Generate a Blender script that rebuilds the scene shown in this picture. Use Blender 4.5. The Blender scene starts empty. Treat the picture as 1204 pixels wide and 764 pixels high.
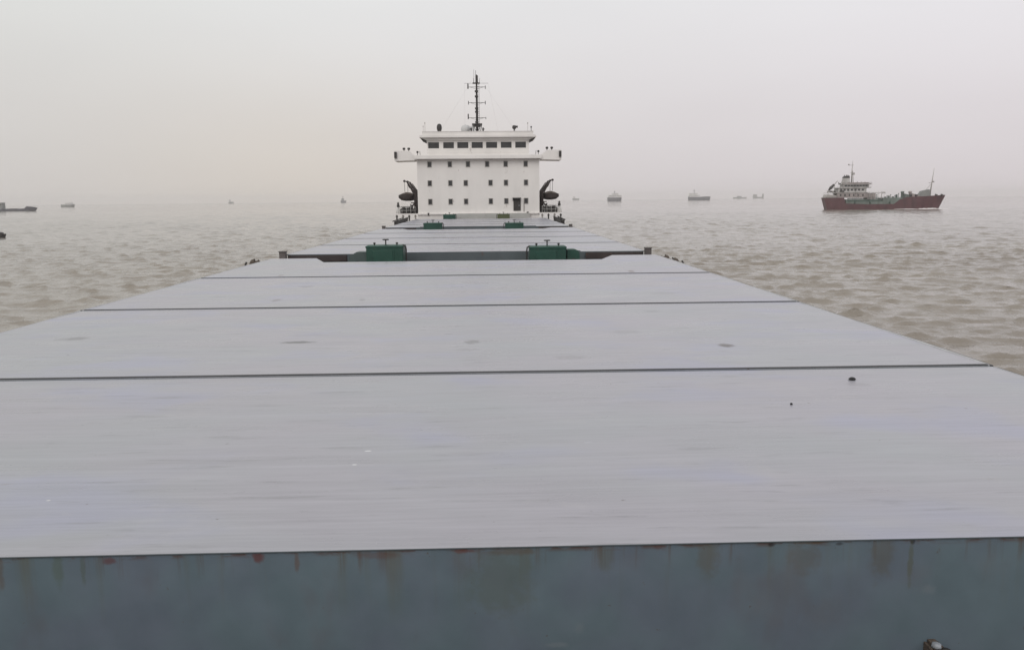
import bpy, bmesh, math, random
import numpy as np
from mathutils import Vector, Matrix
random.seed(7); rng = np.random.default_rng(7)
sc = bpy.context.scene
COL = sc.collection
PI = math.pi

# ------------------------------------------------------------------ camera
F_PX, W_PX, H_PX = 945.0, 1204.0, 764.0
CAM = Vector((1.1, 0.0, 10.0))
PITCH, YAW, ROLL = math.radians(8.883), math.radians(1.542), 0.0090
cam = bpy.data.objects.new('camera', bpy.data.cameras.new('camera'))
COL.objects.link(cam); sc.camera = cam
cam.data.sensor_width = 36.0
cam.data.lens = 36.0 * F_PX / W_PX
cam.data.clip_start = 0.1
cam.data.clip_end = 40000
ROT = Matrix.Rotation(-YAW, 3, 'Z') @ Matrix.Rotation(PI/2 - PITCH, 3, 'X') @ Matrix.Rotation(-ROLL, 3, 'Z')
cam.matrix_world = Matrix.Translation(CAM) @ ROT.to_4x4()

def ray(px, py):
    return ROT @ Vector(((px - W_PX/2)/F_PX, -(py - H_PX/2)/F_PX, -1.0))
def gp(px, py, z=0.0):                   # photo pixel -> point on the level z
    d = ray(px, py); return CAM + d*((z - CAM.z)/d.z)
def at(px, py, Y):                       # photo pixel -> point on the cross plane Y
    d = ray(px, py); return CAM + d*(Y/d.y)

# ------------------------------------------------------------------ world (overcast sky)
SUN_EL, SUN_AZ = math.radians(38), math.radians(-158)      # azimuth from +Y towards +X
world = bpy.data.worlds.new('World'); sc.world = world
world.use_nodes = True
wt = world.node_tree; wt.nodes.clear()
def wn(t, **k):
    n = wt.nodes.new(t)
    for a, b in k.items(): setattr(n, a, b)
    return n
sky = wn('ShaderNodeTexSky', sky_type='NISHITA', sun_disc=False, sun_elevation=SUN_EL, sun_rotation=SUN_AZ)
sky.air_density = 1.5; sky.dust_density = 5.0
hsv = wn('ShaderNodeHueSaturation'); hsv.inputs['Saturation'].default_value = 0.15
wt.links.new(sky.outputs[0], hsv.inputs['Color'])
tc = wn('ShaderNodeTexCoord'); sep = wn('ShaderNodeSeparateXYZ')
wt.links.new(tc.outputs['Generated'], sep.inputs[0])
rampz = wn('ShaderNodeValToRGB')
e = rampz.color_ramp.elements
e[0].position = 0.0; e[0].color = (0.81, 0.765, 0.765, 1)
e[1].position = 1.0; e[1].color = (1.0, 1.0, 1.0, 1)
k = rampz.color_ramp.elements.new(0.10); k.color = (0.85, 0.82, 0.825, 1)
k = rampz.color_ramp.elements.new(0.24); k.color = (0.95, 0.955, 0.965, 1)
wt.links.new(sep.outputs['Z'], rampz.inputs[0])
# the left of the sky is a little greener and duller, the right a little pinker
mr = wn('ShaderNodeMapRange'); mr.inputs['From Min'].default_value = -0.6; mr.inputs['From Max'].default_value = 0.5
wt.links.new(sep.outputs['X'], mr.inputs['Value'])
tint = wn('ShaderNodeMix', data_type='RGBA')
tint.inputs['A'].default_value = (0.91, 0.92, 0.885, 1); tint.inputs['B'].default_value = (1.0, 0.98, 1.005, 1)
wt.links.new(mr.outputs[0], tint.inputs['Factor'])
cl = wn('ShaderNodeTexNoise'); cl.inputs['Scale'].default_value = 1.6; cl.inputs['Detail'].default_value = 3
mp = wn('ShaderNodeMapping'); mp.inputs['Scale'].default_value = (1, 1, 3.5)
wt.links.new(tc.outputs['Generated'], mp.inputs[0]); wt.links.new(mp.outputs[0], cl.inputs['Vector'])
clr = wn('ShaderNodeMapRange'); clr.inputs['To Min'].default_value = 0.91; clr.inputs['To Max'].default_value = 1.09
wt.links.new(cl.outputs['Fac'], clr.inputs['Value'])
mul = wn('ShaderNodeMix', data_type='RGBA', blend_type='MULTIPLY'); mul.inputs['Factor'].default_value = 1
wt.links.new(rampz.outputs[0], mul.inputs['A']); wt.links.new(tint.outputs['Result'], mul.inputs['B'])
vm = wn('ShaderNodeVectorMath', operation='SCALE')
wt.links.new(mul.outputs['Result'], vm.inputs[0]); wt.links.new(clr.outputs[0], vm.inputs['Scale'])
gx1 = wn('ShaderNodeMapRange', interpolation_type='SMOOTHSTEP'); gx1.inputs['From Min'].default_value = 0.0; gx1.inputs['From Max'].default_value = 0.38; gx1.inputs['To Min'].default_value = 1; gx1.inputs['To Max'].default_value = 0
ga = wn('ShaderNodeMath', operation='ADD'); ga.inputs[1].default_value = 0.2; wt.links.new(sep.outputs['X'], ga.inputs[0])
gb = wn('ShaderNodeMath', operation='ABSOLUTE'); wt.links.new(ga.outputs[0], gb.inputs[0]); wt.links.new(gb.outputs[0], gx1.inputs['Value'])
gz = wn('ShaderNodeMapRange', interpolation_type='SMOOTHSTEP'); gz.inputs['From Min'].default_value = 0.0; gz.inputs['From Max'].default_value = 0.22; gz.inputs['To Min'].default_value = 1; gz.inputs['To Max'].default_value = 0
wt.links.new(sep.outputs['Z'], gz.inputs['Value'])
gm = wn('ShaderNodeMath', operation='MULTIPLY'); wt.links.new(gx1.outputs[0], gm.inputs[0]); wt.links.new(gz.outputs[0], gm.inputs[1])
glow = wn('ShaderNodeMix', data_type='RGBA', blend_type='MULTIPLY'); glow.inputs['B'].default_value = (1.03, 1.0, 0.925, 1)
wt.links.new(gm.outputs[0], glow.inputs['Factor']); wt.links.new(mul.outputs['Result'], glow.inputs['A'])
wt.links.new(glow.outputs['Result'], vm.inputs[0])
SKY_GAIN = 8.8
vm2 = wn('ShaderNodeVectorMath', operation='SCALE'); vm2.inputs['Scale'].default_value = SKY_GAIN
wt.links.new(vm.outputs[0], vm2.inputs[0])
mix = wn('ShaderNodeMix', data_type='RGBA'); mix.inputs['Factor'].default_value = 0.94
wt.links.new(hsv.outputs[0], mix.inputs['A']); wt.links.new(vm2.outputs[0], mix.inputs['B'])
bg = wn('ShaderNodeBackground'); bg.inputs['Strength'].default_value = 0.1
wt.links.new(mix.outputs['Result'], bg.inputs['Color'])
wo = wn('ShaderNodeOutputWorld'); wt.links.new(bg.outputs[0], wo.inputs['Surface'])

sun = bpy.data.objects.new('sun', bpy.data.lights.new('sun', 'SUN')); COL.objects.link(sun)
sun.data.energy = 1.0; sun.data.angle = math.radians(40); sun.data.color = (1.0, 0.955, 0.92)
sdir = Vector((math.sin(SUN_AZ)*math.cos(SUN_EL), math.cos(SUN_AZ)*math.cos(SUN_EL), math.sin(SUN_EL)))
sun.rotation_euler = (-sdir).to_track_quat('-Z', 'Y').to_euler()
sun.location = (-60, 60, 80)

sc.view_settings.view_transform = 'Standard'; sc.view_settings.look = 'None'
sc.view_settings.exposure = 0.0; sc.view_settings.gamma = 1.0
sc.view_settings.use_curve_mapping = False
sc.cycles.use_denoising = True
sc.cycles.use_adaptive_sampling = False
sc.cycles.max_bounces = 6; sc.cycles.diffuse_bounces = 3; sc.cycles.glossy_bounces = 3
sc.cycles.volume_bounces = 2; sc.cycles.transmission_bounces = 2
sc.cycles.caustics_reflective = False

# ------------------------------------------------------------------ materials
def mat_base(name, rough=0.5, metallic=0.0):
    m = bpy.data.materials.new(name); m.use_nodes = True
    nt = m.node_tree
    b = nt.nodes['Principled BSDF']
    b.inputs['Roughness'].default_value = rough; b.inputs['Metallic'].default_value = metallic
    return m, nt, b
def nd(nt, t, **k):
    n = nt.nodes.new(t)
    for a, b in k.items(): setattr(n, a, b)
    return n
def noise(nt, vec, scale, detail=4, sc3=None, rough=0.55):
    if sc3 is not None:
        mp = nd(nt, 'ShaderNodeMapping'); mp.inputs['Scale'].default_value = sc3
        nt.links.new(vec, mp.inputs[0]); vec = mp.outputs[0]
    n = nd(nt, 'ShaderNodeTexNoise'); n.inputs['Scale'].default_value = scale
    n.inputs['Detail'].default_value = detail; n.inputs['Roughness'].default_value = rough
    nt.links.new(vec, n.inputs['Vector']); return n.outputs['Fac']
def rng_(nt, v, a, b, c, d, smooth=False):
    n = nd(nt, 'ShaderNodeMapRange')
    if smooth: n.interpolation_type = 'SMOOTHSTEP'
    for key, x in zip(('From Min', 'From Max', 'To Min', 'To Max'), (a, b, c, d)): n.inputs[key].default_value = x
    nt.links.new(v, n.inputs['Value']); return n.outputs[0]
def mth(nt, op, a, b=None):
    n = nd(nt, 'ShaderNodeMath', operation=op)
    for i, x in enumerate((a, b)):
        if x is None: continue
        if isinstance(x, (int, float)): n.inputs[i].default_value = x
        else: nt.links.new(x, n.inputs[i])
    return n.outputs[0]
def mixc(nt, f, a, b, mode='MIX'):
    n = nd(nt, 'ShaderNodeMix', data_type='RGBA', blend_type=mode)
    for key, x in (('Factor', f), ('A', a), ('B', b)):
        if isinstance(x, (int, float)): n.inputs[key].default_value = x
        elif isinstance(x, tuple): n.inputs[key].default_value = (*x[:3], 1)
        else: nt.links.new(x, n.inputs[key])
    return n.outputs['Result']
def objvec(nt):
    return nd(nt, 'ShaderNodeTexCoord').outputs['Object']
def blob(nt, vec, c, r, nz, soft=0.5):
    """mask of a worn spot with an uneven edge, centred at c with half sizes r"""
    s = nd(nt, 'ShaderNodeVectorMath', operation='SUBTRACT'); nt.links.new(vec, s.inputs[0]); s.inputs[1].default_value = c
    d = nd(nt, 'ShaderNodeVectorMath', operation='DIVIDE'); nt.links.new(s.outputs[0], d.inputs[0]); d.inputs[1].default_value = r
    l = nd(nt, 'ShaderNodeVectorMath', operation='LENGTH'); nt.links.new(d.outputs[0], l.inputs[0])
    v = mth(nt, 'ADD', l.outputs['Value'], mth(nt, 'MULTIPLY', mth(nt, 'SUBTRACT', nz, 0.5), 1.6))
    return rng_(nt, v, 1.0 - soft, 1.0 + soft*0.4, 1, 0, True)

def paint(name, col, rough=0.5, var=0.18, scale=1.2, rust=0.0, metallic=0.0, streak=None):
    """painted metal with uneven fading, dirt and optional rust"""
    m, nt, b = mat_base(name, rough, metallic)
    v = objvec(nt)
    n1 = noise(nt, v, scale, 5, streak)
    f = rng_(nt, n1, 0.3, 0.7, 1 - var, 1 + var)
    s = nd(nt, 'ShaderNodeVectorMath', operation='SCALE'); s.inputs[0].default_value = col
    nt.links.new(f, s.inputs['Scale']); c = s.outputs[0]
    if rust:
        n2 = noise(nt, v, scale*2.3, 8, streak, 0.7)
        c = mixc(nt, rng_(nt, n2, 0.66 - rust*0.25, 0.74 - rust*0.2, 0, 0.8), c, (0.11, 0.05, 0.03))
    nt.links.new(c, b.inputs['Base Color'])
    n3 = noise(nt, v, scale*4, 3)
    nt.links.new(rng_(nt, n3, 0.3, 0.7, rough - 0.08, rough + 0.1), b.inputs['Roughness'])
    return m

M = {}
M['white'] = paint('white_ship_paint', (0.735, 0.71, 0.685), 0.45, 0.06, 0.5, 0.08, streak=(1, 1, 0.35))
M['white_rail'] = paint('white_rail_paint', (0.62, 0.61, 0.59), 0.5, 0.08)
M['glass'] = paint('dark_window_glass', (0.035, 0.036, 0.038), 0.12, 0.3, 0.8)
M['frame'] = paint('window_frame_grey', (0.33, 0.31, 0.29), 0.5, 0.1)
M['dark'] = paint('dark_steel', (0.035, 0.031, 0.029), 0.55, 0.3, 2.0, 0.1)
M['brown'] = paint('brown_rusty_primer', (0.040, 0.030, 0.029), 0.65, 0.3, 1.5, 0.15)
M['post'] = paint('corner_post_paint', (0.10, 0.088, 0.085), 0.6, 0.2, 2.0, 0.2)
M['green'] = paint('green_deck_paint', (0.014, 0.066, 0.047), 0.5, 0.25, 1.6, 0.16, streak=(1, 1, 0.4))
M['olive'] = paint('olive_green_paint', (0.085, 0.1, 0.045), 0.5, 0.18, 1.6, 0.1)
M['greygreen'] = paint('grey_green_paint', (0.062, 0.088, 0.085), 0.5, 0.15, 1.6, 0.08)
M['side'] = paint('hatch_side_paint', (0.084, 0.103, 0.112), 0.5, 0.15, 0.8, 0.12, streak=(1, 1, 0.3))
M['deck'] = paint('main_deck_paint', (0.30, 0.30, 0.29), 0.6, 0.2, 0.6, 0.2)
M['maindeck'] = paint('red_brown_deck_paint', (0.10, 0.05, 0.042), 0.6, 0.2, 0.6, 0.2)
M['hull'] = paint('grey_hull_paint', (0.09, 0.10, 0.11), 0.5, 0.15, 0.3, 0.15, streak=(1, 1, 0.3))
M['greystep'] = paint('grey_step_paint', (0.42, 0.42, 0.40), 0.55, 0.1, 0.8, 0.08)
M['rubber'] = paint('joint_rubber', (0.075, 0.077, 0.08), 0.75, 0.3, 0.9)
M['edge'] = paint('worn_edge_paint', (0.42, 0.42, 0.43), 0.4, 0.15, 2.0, 0.05)
M['rust'] = paint('rusted_iron', (0.085, 0.066, 0.052), 0.8, 0.5, 40, 0.4)
M['paleiron'] = paint('galvanised_iron', (0.30, 0.32, 0.35), 0.55, 0.3, 20, 0.05)
M['lifeboat'] = paint('lifeboat_canvas', (0.095, 0.078, 0.064), 0.7, 0.25, 1.2)
M['dome'] = paint('pale_grey_plastic', (0.5, 0.5, 0.5), 0.5, 0.08)
M['coal'] = paint('black_lump', (0.02, 0.02, 0.021), 0.8, 0.4, 30)

# weathered tops of the hatch covers -------------------------------------------------
def hatch_top(name, blobs=(), pales=()):
    m, nt, b = mat_base(name, 0.38)
    v = objvec(nt)
    big = noise(nt, v, 0.22, 3, (1, 1.6, 1))
    roll_ = noise(nt, v, 1.0, 5, (0.16, 4.2, 1), 0.6)             # roller marks across the ship
    fine = noise(nt, v, 1.0, 4, (0.9, 17.0, 1), 0.65)
    med = noise(nt, v, 1.1, 5, (0.6, 1.3, 1))
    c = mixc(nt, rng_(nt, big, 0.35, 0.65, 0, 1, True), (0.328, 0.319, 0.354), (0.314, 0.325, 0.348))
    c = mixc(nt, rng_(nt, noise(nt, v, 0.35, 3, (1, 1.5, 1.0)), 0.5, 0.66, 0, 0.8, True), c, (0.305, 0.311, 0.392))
    f = mth(nt, 'ADD', rng_(nt, roll_, 0.3, 0.7, -0.085, 0.085), rng_(nt, fine, 0.3, 0.7, -0.07, 0.07))
    f = mth(nt, 'ADD', f, rng_(nt, med, 0.3, 0.7, 0.925, 1.075))
    s = nd(nt, 'ShaderNodeVectorMath', operation='SCALE'); nt.links.new(c, s.inputs[0]); nt.links.new(f, s.inputs['Scale'])
    c = s.outputs[0]
    # scuffs: short dark dashes here and there
    sc1 = noise(nt, v, 1.0, 6, (0.75, 6.5, 1), 0.7)
    c = mixc(nt, rng_(nt, sc1, 0.57, 0.70, 0, 0.55), c, (0.16, 0.16, 0.17))
    wm = noise(nt, v, 0.8, 7, (0.8, 1.2, 1), 0.7)
    c = mixc(nt, rng_(nt, wm, 0.585, 0.60, 0, 0.13), c, (0.40, 0.39, 0.40))
    sc2 = noise(nt, v, 2.6, 7, (0.5, 2.2, 1), 0.75)
    c = mixc(nt, rng_(nt, sc2, 0.635, 0.70, 0, 0.5), c, (0.19, 0.165, 0.15))
    sp = noise(nt, v, 7.5, 2)
    c = mixc(nt, rng_(nt, sp, 0.745, 0.78, 0, 0.7), c, (0.12, 0.11, 0.10))
    en = noise(nt, v, 9.0, 4)
    for p, r, col, k in blobs:
        c = mixc(nt, mth(nt, 'MULTIPLY', blob(nt, v, p, r, en), k), c, col)
    for p, r, col, k in pales:
        c = mixc(nt, mth(nt, 'MULTIPLY', blob(nt, v, p, r, en), k), c, col)
    nt.links.new(c, b.inputs['Base Color'])
    rr = mth(nt, 'ADD', rng_(nt, med, 0.3, 0.7, 0.24, 0.40), rng_(nt, roll_, 0.3, 0.7, -0.04, 0.04))
    nt.links.new(rr, b.inputs['Roughness'])
    bp = nd(nt, 'ShaderNodeBump'); bp.inputs['Strength'].default_value = 0.25; bp.inputs['Distance'].default_value = 0.02
    nt.links.new(mth(nt, 'ADD', mth(nt, 'MULTIPLY', big, 2.0), mth(nt, 'MULTIPLY', roll_, 0.12)), bp.inputs['Height'])
    nt.links.new(bp.outputs[0], b.inputs['Normal'])
    return m
HATCH_Y = (5.58, 38.55, 75.4)
HATCH_Z = 7.5
def hl(px, py):                                    # photo pixel -> point in the first cover's own space
    p = gp(px, py, HATCH_Z); return (p.x, p.y - HATCH_Y[0], 0.0)
dk = (0.10, 0.10, 0.105)
B1 = [(hl(350, 402.5), (0.32, 0.13, 1), dk, 0.95), (hl(90, 398), (0.22, 0.22, 1), dk, 0.6), (hl(70, 399), (0.1, .15, 1), dk, 0.3),
      (hl(854, 406), (0.14, 0.2, 1), (0.09, 0.075, 0.07), 0.9), (hl(555, 402), (0.14, 0.22, 1), dk, 0.6), (hl(548, 411), (0.2, 0.1, 1), dk, 0.25),
      (hl(672, 420), (0.3, 0.18, 1), dk, 0.25), (hl(325, 353), (0.12, 0.3, 1), (0.13, .11, .1), 0.5), (hl(360, 337), (0.25, 0.25, 1), dk, 0.4),
      (hl(426, 352.5), (0.09, 0.22, 1), dk, 0.5), (hl(742, 319), (0.12, 0.4, 1), (0.1, .06, .05), 0.7), (hl(767, 366), (0.2, 0.15, 1), dk, 0.35),
      (hl(330, 324), (0.1, 0.3, 1), (0.1, .06, .05), 0.6), (hl(735, 390), (0.3, 0.22, 1), dk, 0.22), (hl(1010, 452), (0.2, .12, 1), dk, 0.2),
      (hl(780, 345), (0.4, 0.3, 1), dk, 0.2), (hl(880, 434), (0.02, .03, 1), (0.12, .06, .04), 0.8)]
P1 = [(hl(433, 530), (0.035, 0.02, 1), (0.62, 0.63, 0.64), 0.9), (hl(417, 546), (0.025, 0.016, 1), (0.62, 0.63, 0.64), 0.8),
      (hl(57, 588), (0.022, 0.016, 1), (0.6, 0.6, 0.6), 0.8), (hl(690, 520), (0.05, 0.02, 1), (0.45, 0.46, 0.5), 0.5)]
M['top_first'] = hatch_top('weathered_hatch_paint_spotted', B1, P1)
M['top'] = hatch_top('weathered_hatch_paint')

# the dark front plate with rust bleeding from its top edge ------------------------------
def front_paint():
    m, nt, b = mat_base('front_plate_paint', 0.5)
    v = objvec(nt)
    sx = nd(nt, 'ShaderNodeSeparateXYZ'); nt.links.new(v, sx.inputs[0])
    z = sx.outputs['Z']
    big = noise(nt, v, 1.1, 3); med = noise(nt, v, 3.0, 5)
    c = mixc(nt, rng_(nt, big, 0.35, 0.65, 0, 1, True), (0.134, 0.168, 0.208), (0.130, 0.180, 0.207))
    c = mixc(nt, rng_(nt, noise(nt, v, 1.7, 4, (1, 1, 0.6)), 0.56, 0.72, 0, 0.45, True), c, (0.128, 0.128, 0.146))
    f = rng_(nt, med, 0.3, 0.7, 0.93, 1.07)
    s = nd(nt, 'ShaderNodeVectorMath', operation='SCALE'); nt.links.new(c, s.inputs[0]); nt.links.new(f, s.inputs['Scale']); c = s.outputs[0]
    en = noise(nt, v, 14.0, 5)
    # run-down rust veils
    st = noise(nt, v, 1.0, 5, (4.2, 4.2, 0.22), 0.6)
    fall = rng_(nt, z, -0.62, -0.02, 0.0, 1.0)
    veil = mth(nt, 'MULTIPLY', rng_(nt, st, 0.52, 0.72, 0, 0.62, True), fall)
    c = mixc(nt, veil, c, (0.125, 0.118, 0.075))
    st2 = noise(nt, v, 1.0, 6, (11, 11, 0.5), 0.65)
    fall2 = rng_(nt, z, -0.22, 0.0, 0.0, 1.0)
    c = mixc(nt, mth(nt, 'MULTIPLY', rng_(nt, st2, 0.56, 0.68, 0, 0.75), fall2), c, (0.105, 0.068, 0.04))
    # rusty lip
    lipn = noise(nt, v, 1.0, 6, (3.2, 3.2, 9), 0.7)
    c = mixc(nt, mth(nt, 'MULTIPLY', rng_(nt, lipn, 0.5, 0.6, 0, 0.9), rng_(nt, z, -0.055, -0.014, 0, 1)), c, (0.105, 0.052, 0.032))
    def fl(px, py):
        p = at(px, py, HATCH_Y[0]); return (p.x, 0.0, p.z - HATCH_Z)
    red = (0.125, 0.042, 0.038); blk = (0.025, 0.022, 0.022); ochre = (0.115, 0.078, 0.042)
    for (px, py, rx, rz, col, k) in ((304, 653, .05, .045, red, .9), (131, 657, .05, .03, red, .75), (350, 655, .02, .09, (0.13, .07, .04), .6),
            (70, 665, .04, .16, (0.09, .12, .075), .5), (100, 668, .02, .14, (0.09, .11, .075), .5), (2, 665, .03, .2, (.12, .09, .06), .6),
            (545, 645, .10, .02, (.14, .05, .04), .7), (600, 646, .2, .03, (.12, .075, .05), .6), (590, 678, .26, .3, (0.105, .12, .085), .4),
            (905, 638, .028, .02, blk, .9), (950, 635, .13, .017, ochre, .8), (945, 655, .14, .13, (.12, .10, .08), .45), (1035, 650, .10, .2, (.115, .105, .075), .5),
            (1071, 634, .02, .025, blk, .85), (1068, 660, .022, .18, (.10, .105, .05), .55), (832, 652, .09, .16, (.115, .105, .075), .5), (775, 640, .06, .04, (.12, .06, .05), .6),
            (712, 655, .06, .1, (.1, .11, .075), .4), (985, 637, .03, .012, blk, .7), (450, 650, .2, .03, (.12, .06, .045), .45), (1090, 690, .06, .04, (.2, .23, .25), .4),
            (655, 755, .09, .02, (.21, .24, .26), .45), (680, 735, .05, .05, (.2, .23, .25), .35)):
        p = fl(px, py)
        c = mixc(nt, mth(nt, 'MULTIPLY', blob(nt, v, p, (rx, 1.0, rz), en, 0.6), k*0.85), c, col)
    scr = noise(nt, v, 1.0, 8, (1.3, 1.0, 16), 0.75)
    c = mixc(nt, rng_(nt, scr, 0.66, 0.70, 0, 0.28), c, (0.20, 0.23, 0.25))
    chip = noise(nt, v, 9.0, 8, None, 0.75)
    c = mixc(nt, rng_(nt, chip, 0.665, 0.68, 0, 0.65), c, (0.10, 0.062, 0.045))
    nt.links.new(c, b.inputs['Base Color'])
    nt.links.new(rng_(nt, med, 0.3, 0.7, 0.42, 0.6), b.inputs['Roughness'])
    bp = nd(nt, 'ShaderNodeBump'); bp.inputs['Strength'].default_value = 0.25; bp.inputs['Distance'].default_value = 0.01
    nt.links.new(mth(nt, 'ADD', big, mth(nt, 'MULTIPLY', en, 0.1)), bp.inputs['Height']); nt.links.new(bp.outputs[0], b.inputs['Normal'])
    return m
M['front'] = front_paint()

# ------------------------------------------------------------------ mesh helpers
def box(bm, x0, x1, y0, y1, z0, z1, mi=0, bevel=0.0):
    vs = [bm.verts.new((x, y, z)) for z in (z0, z1) for y in (y0, y1) for x in (x0, x1)]
    fs = [bm.faces.new([vs[i] for i in q]) for q in ((0, 2, 3, 1), (4, 5, 7, 6), (0, 1, 5, 4), (2, 6, 7, 3), (0, 4, 6, 2), (1, 3, 7, 5))]
    for f in fs: f.material_index = mi
    if bevel:
        ed = list({e for f in fs for e in f.edges})
        r = bmesh.ops.bevel(bm, geom=ed, offset=bevel, segments=2, affect='EDGES', profile=0.6)
        for f in r['faces']: f.material_index = mi
    return vs
def tube(bm, pts, r, n=8, mi=0, cap=True):
    pts = [Vector(p) for p in pts]
    rs = r if isinstance(r, (list, tuple)) else [r]*len(pts)
    rings = []
    up = None
    for i, p in enumerate(pts):
        d = (pts[min(i+1, len(pts)-1)] - pts[max(i-1, 0)]).normalized()
        if up is None:
            up = Vector((0, 0, 1)) if abs(d.z) < 0.9 else Vector((1, 0, 0))
        a = d.cross(up)
        if a.length < 1e-4: a = d.cross(Vector((0, 1, 0)))
        a.normalize(); b2 = d.cross(a).normalized()
        rings.append([bm.verts.new(p + (a*math.cos(2*PI*k/n) + b2*math.sin(2*PI*k/n))*rs[i]) for k in range(n)])
    for r0, r1 in zip(rings, rings[1:]):
        for k in range(n):
            f = bm.faces.new((r0[k], r0[(k+1) % n], r1[(k+1) % n], r1[k])); f.material_index = mi; f.smooth = True
    if cap:
        for rg in (rings[0], rings[-1]):
            f = bm.faces.new(rg); f.material_index = mi
def lathe(bm, prof, c=(0, 0, 0), n=16, mi=0):
    """prof: list of (r, z); axis +Z"""
    c = Vector(c); rings = []
    for r, z in prof:
        if r < 1e-5: rings.append([bm.verts.new(c + Vector((0, 0, z)))])
        else: rings.append([bm.verts.new(c + Vector((r*math.cos(2*PI*k/n), r*math.sin(2*PI*k/n), z))) for k in range(n)])
    for a, b in zip(rings, rings[1:]):
        for k in range(n):
            q = [a[k % len(a)], a[(k+1) % len(a)], b[(k+1) % len(b)], b[k % len(b)]]
            q = list(dict.fromkeys(q))
            if len(q) >= 3:
                f = bm.faces.new(q); f.material_index = mi; f.smooth = True
def prism(bm, poly, axis, a, b, mi=0):
    """extrude a 2-D polygon along an axis ('x','y','z') from a to b"""
    def P(u, v, w):
        return {'x': (w, u, v), 'y': (u, w, v), 'z': (u, v, w)}[axis]
    A = [bm.verts.new(P(u, v, a)) for u, v in poly]; B = [bm.verts.new(P(u, v, b)) for u, v in poly]
    n = len(poly)
    fs = [bm.faces.new(A), bm.faces.new(B[::-1])] + [bm.faces.new((A[i], B[i], B[(i+1) % n], A[(i+1) % n])) for i in range(n)]
    for f in fs: f.material_index = mi
def build(name, bm, mats, parent=None, loc=None, fix=True):
    if fix: bmesh.ops.recalc_face_normals(bm, faces=bm.faces[:])
    me = bpy.data.meshes.new(name); bm.to_mesh(me); bm.free()
    for m in (mats if isinstance(mats, (list, tuple)) else [mats]): me.materials.append(M[m] if isinstance(m, str) else m)
    o = bpy.data.objects.new(name, me); COL.objects.link(o)
    if parent is not None: o.parent = parent
    if loc is not None: o.location = loc
    return o
def tag(o, label, cat, group=None, kind=None):
    o['label'] = label; o['category'] = cat
    if group: o['group'] = group
    if kind: o['kind'] = kind
    return o
def thing(name, label, cat, loc=(0, 0, 0), rz=0.0, group=None):
    o = bpy.data.objects.new(name, None); COL.objects.link(o)
    o.empty_display_size = 0.3
    o.location = loc; o.rotation_euler = (0, 0, rz)
    return tag(o, label, cat, group)
def NB(): return bmesh.new()

def copy_tree(o, loc, label=None, rz=None):
    r = o.copy(); COL.objects.link(r); r.location = loc
    if rz is not None: r.rotation_euler = (0, 0, rz)
    if label: r['label'] = label
    for ch in list(o.children):
        c = ch.copy(); COL.objects.link(c); c.parent = r
        for g in list(ch.children):
            d = g.copy(); COL.objects.link(d); d.parent = c
    return r

# ------------------------------------------------------------------ sea
SEA_R = 6500.0
def axis_lines(fine0, fine1, step, lo, hi, grow):
    a = list(np.arange(fine0, fine1 + step/2, step))
    s = step; x = a[-1]
    while x < hi: s *= grow if s < 3.2 else 1.06; x += s; a.append(min(x, hi))
    s = step; x = a[0]; left = []
    g_ = grow if fine0 < 0 else 1.1                  # nothing is seen behind the bow
    while x > lo: s *= g_ if s < 3.2 else 1.1; x -= s; left.append(max(x, lo))
    return np.array(left[::-1] + a)
gx = axis_lines(-85, 85, 0.42, -SEA_R, SEA_R, 1.006)
gy = axis_lines(42, 125, 0.25, -SEA_R, SEA_R, 1.004)
X, Y = np.meshgrid(gx, gy)
dx = np.gradient(gx)[None, :]*np.ones_like(X); dy = np.gradient(gy)[:, None]*np.ones_like(Y)
sp = np.maximum(dx, dy)
Z = np.zeros_like(X); DXx = np.zeros_like(X); DYy = np.zeros_like(X)
wind = math.radians(74)                            # the way the chop runs
for i in range(125):
    if i < 75: lam = 0.75*(2.2/0.75)**rng.random(); amp = 0.0084*lam*rng.uniform(0.5, 1.3)
    elif i < 105: lam = 2.7*(6.0/2.7)**rng.random(); amp = 0.0048*lam*rng.uniform(0.5, 1.3)
    else: lam = 6.0*(14.0/6.0)**rng.random(); amp = 0.0030*lam*rng.uniform(0.5, 1.3)
    th = wind + rng.normal(0, 0.45)
    kx, ky = 2*PI/lam*math.cos(th), 2*PI/lam*math.sin(th)
    w = np.clip((2*PI/np.maximum(abs(kx)*dx, abs(ky)*dy) - 2.6)/2.0, 0, 1)
    ph = kx*X + ky*Y + rng.uniform(0, 2*PI)
    Z += amp*w*np.sin(ph)
    DXx += amp*1.35*w*math.cos(th)*np.cos(ph); DYy += amp*1.35*w*math.sin(th)*np.cos(ph)
# gusts: patches of stronger and weaker chop
g = 1 + 0.22*np.sin(X/37 + 1.3*np.sin(Y/61)) * np.sin(Y/45 + 0.7*np.sin(X/83))
pt = np.zeros_like(X)
for i in range(14):
    lam = rng.uniform(2.2, 7.0); th = rng.uniform(0, 2*PI)
    pt += np.sin(2*PI/lam*(math.cos(th)*X*0.7 + math.sin(th)*Y) + rng.uniform(0, 2*PI))
pt = 0.5 + 0.75*np.clip((pt/2.65 + 0.6)/1.8, 0, 1)      # calm flats between steeper clusters of chop
fade = np.clip((sp - 0.8)/1.2, 0, 1); g = g*(pt*(1 - fade) + fade)
Z *= g; DXx *= np.minimum(g, 0.85); DYy *= np.minimum(g, 0.85)
V = np.stack([X + DXx, Y + DYy, Z], -1).reshape(-1, 3)
ny, nx = X.shape
idx = np.arange(nx*ny).reshape(ny, nx)
Q = np.stack([idx[:-1, :-1], idx[:-1, 1:], idx[1:, 1:], idx[1:, :-1]], -1).reshape(-1)
me = bpy.data.meshes.new('water')
me.vertices.add(len(V)); me.vertices.foreach_set('co', V.astype(np.float32).ravel())
me.loops.add(len(Q)); me.loops.foreach_set('vertex_index', Q.astype(np.int32))
nq = len(Q)//4
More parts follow.
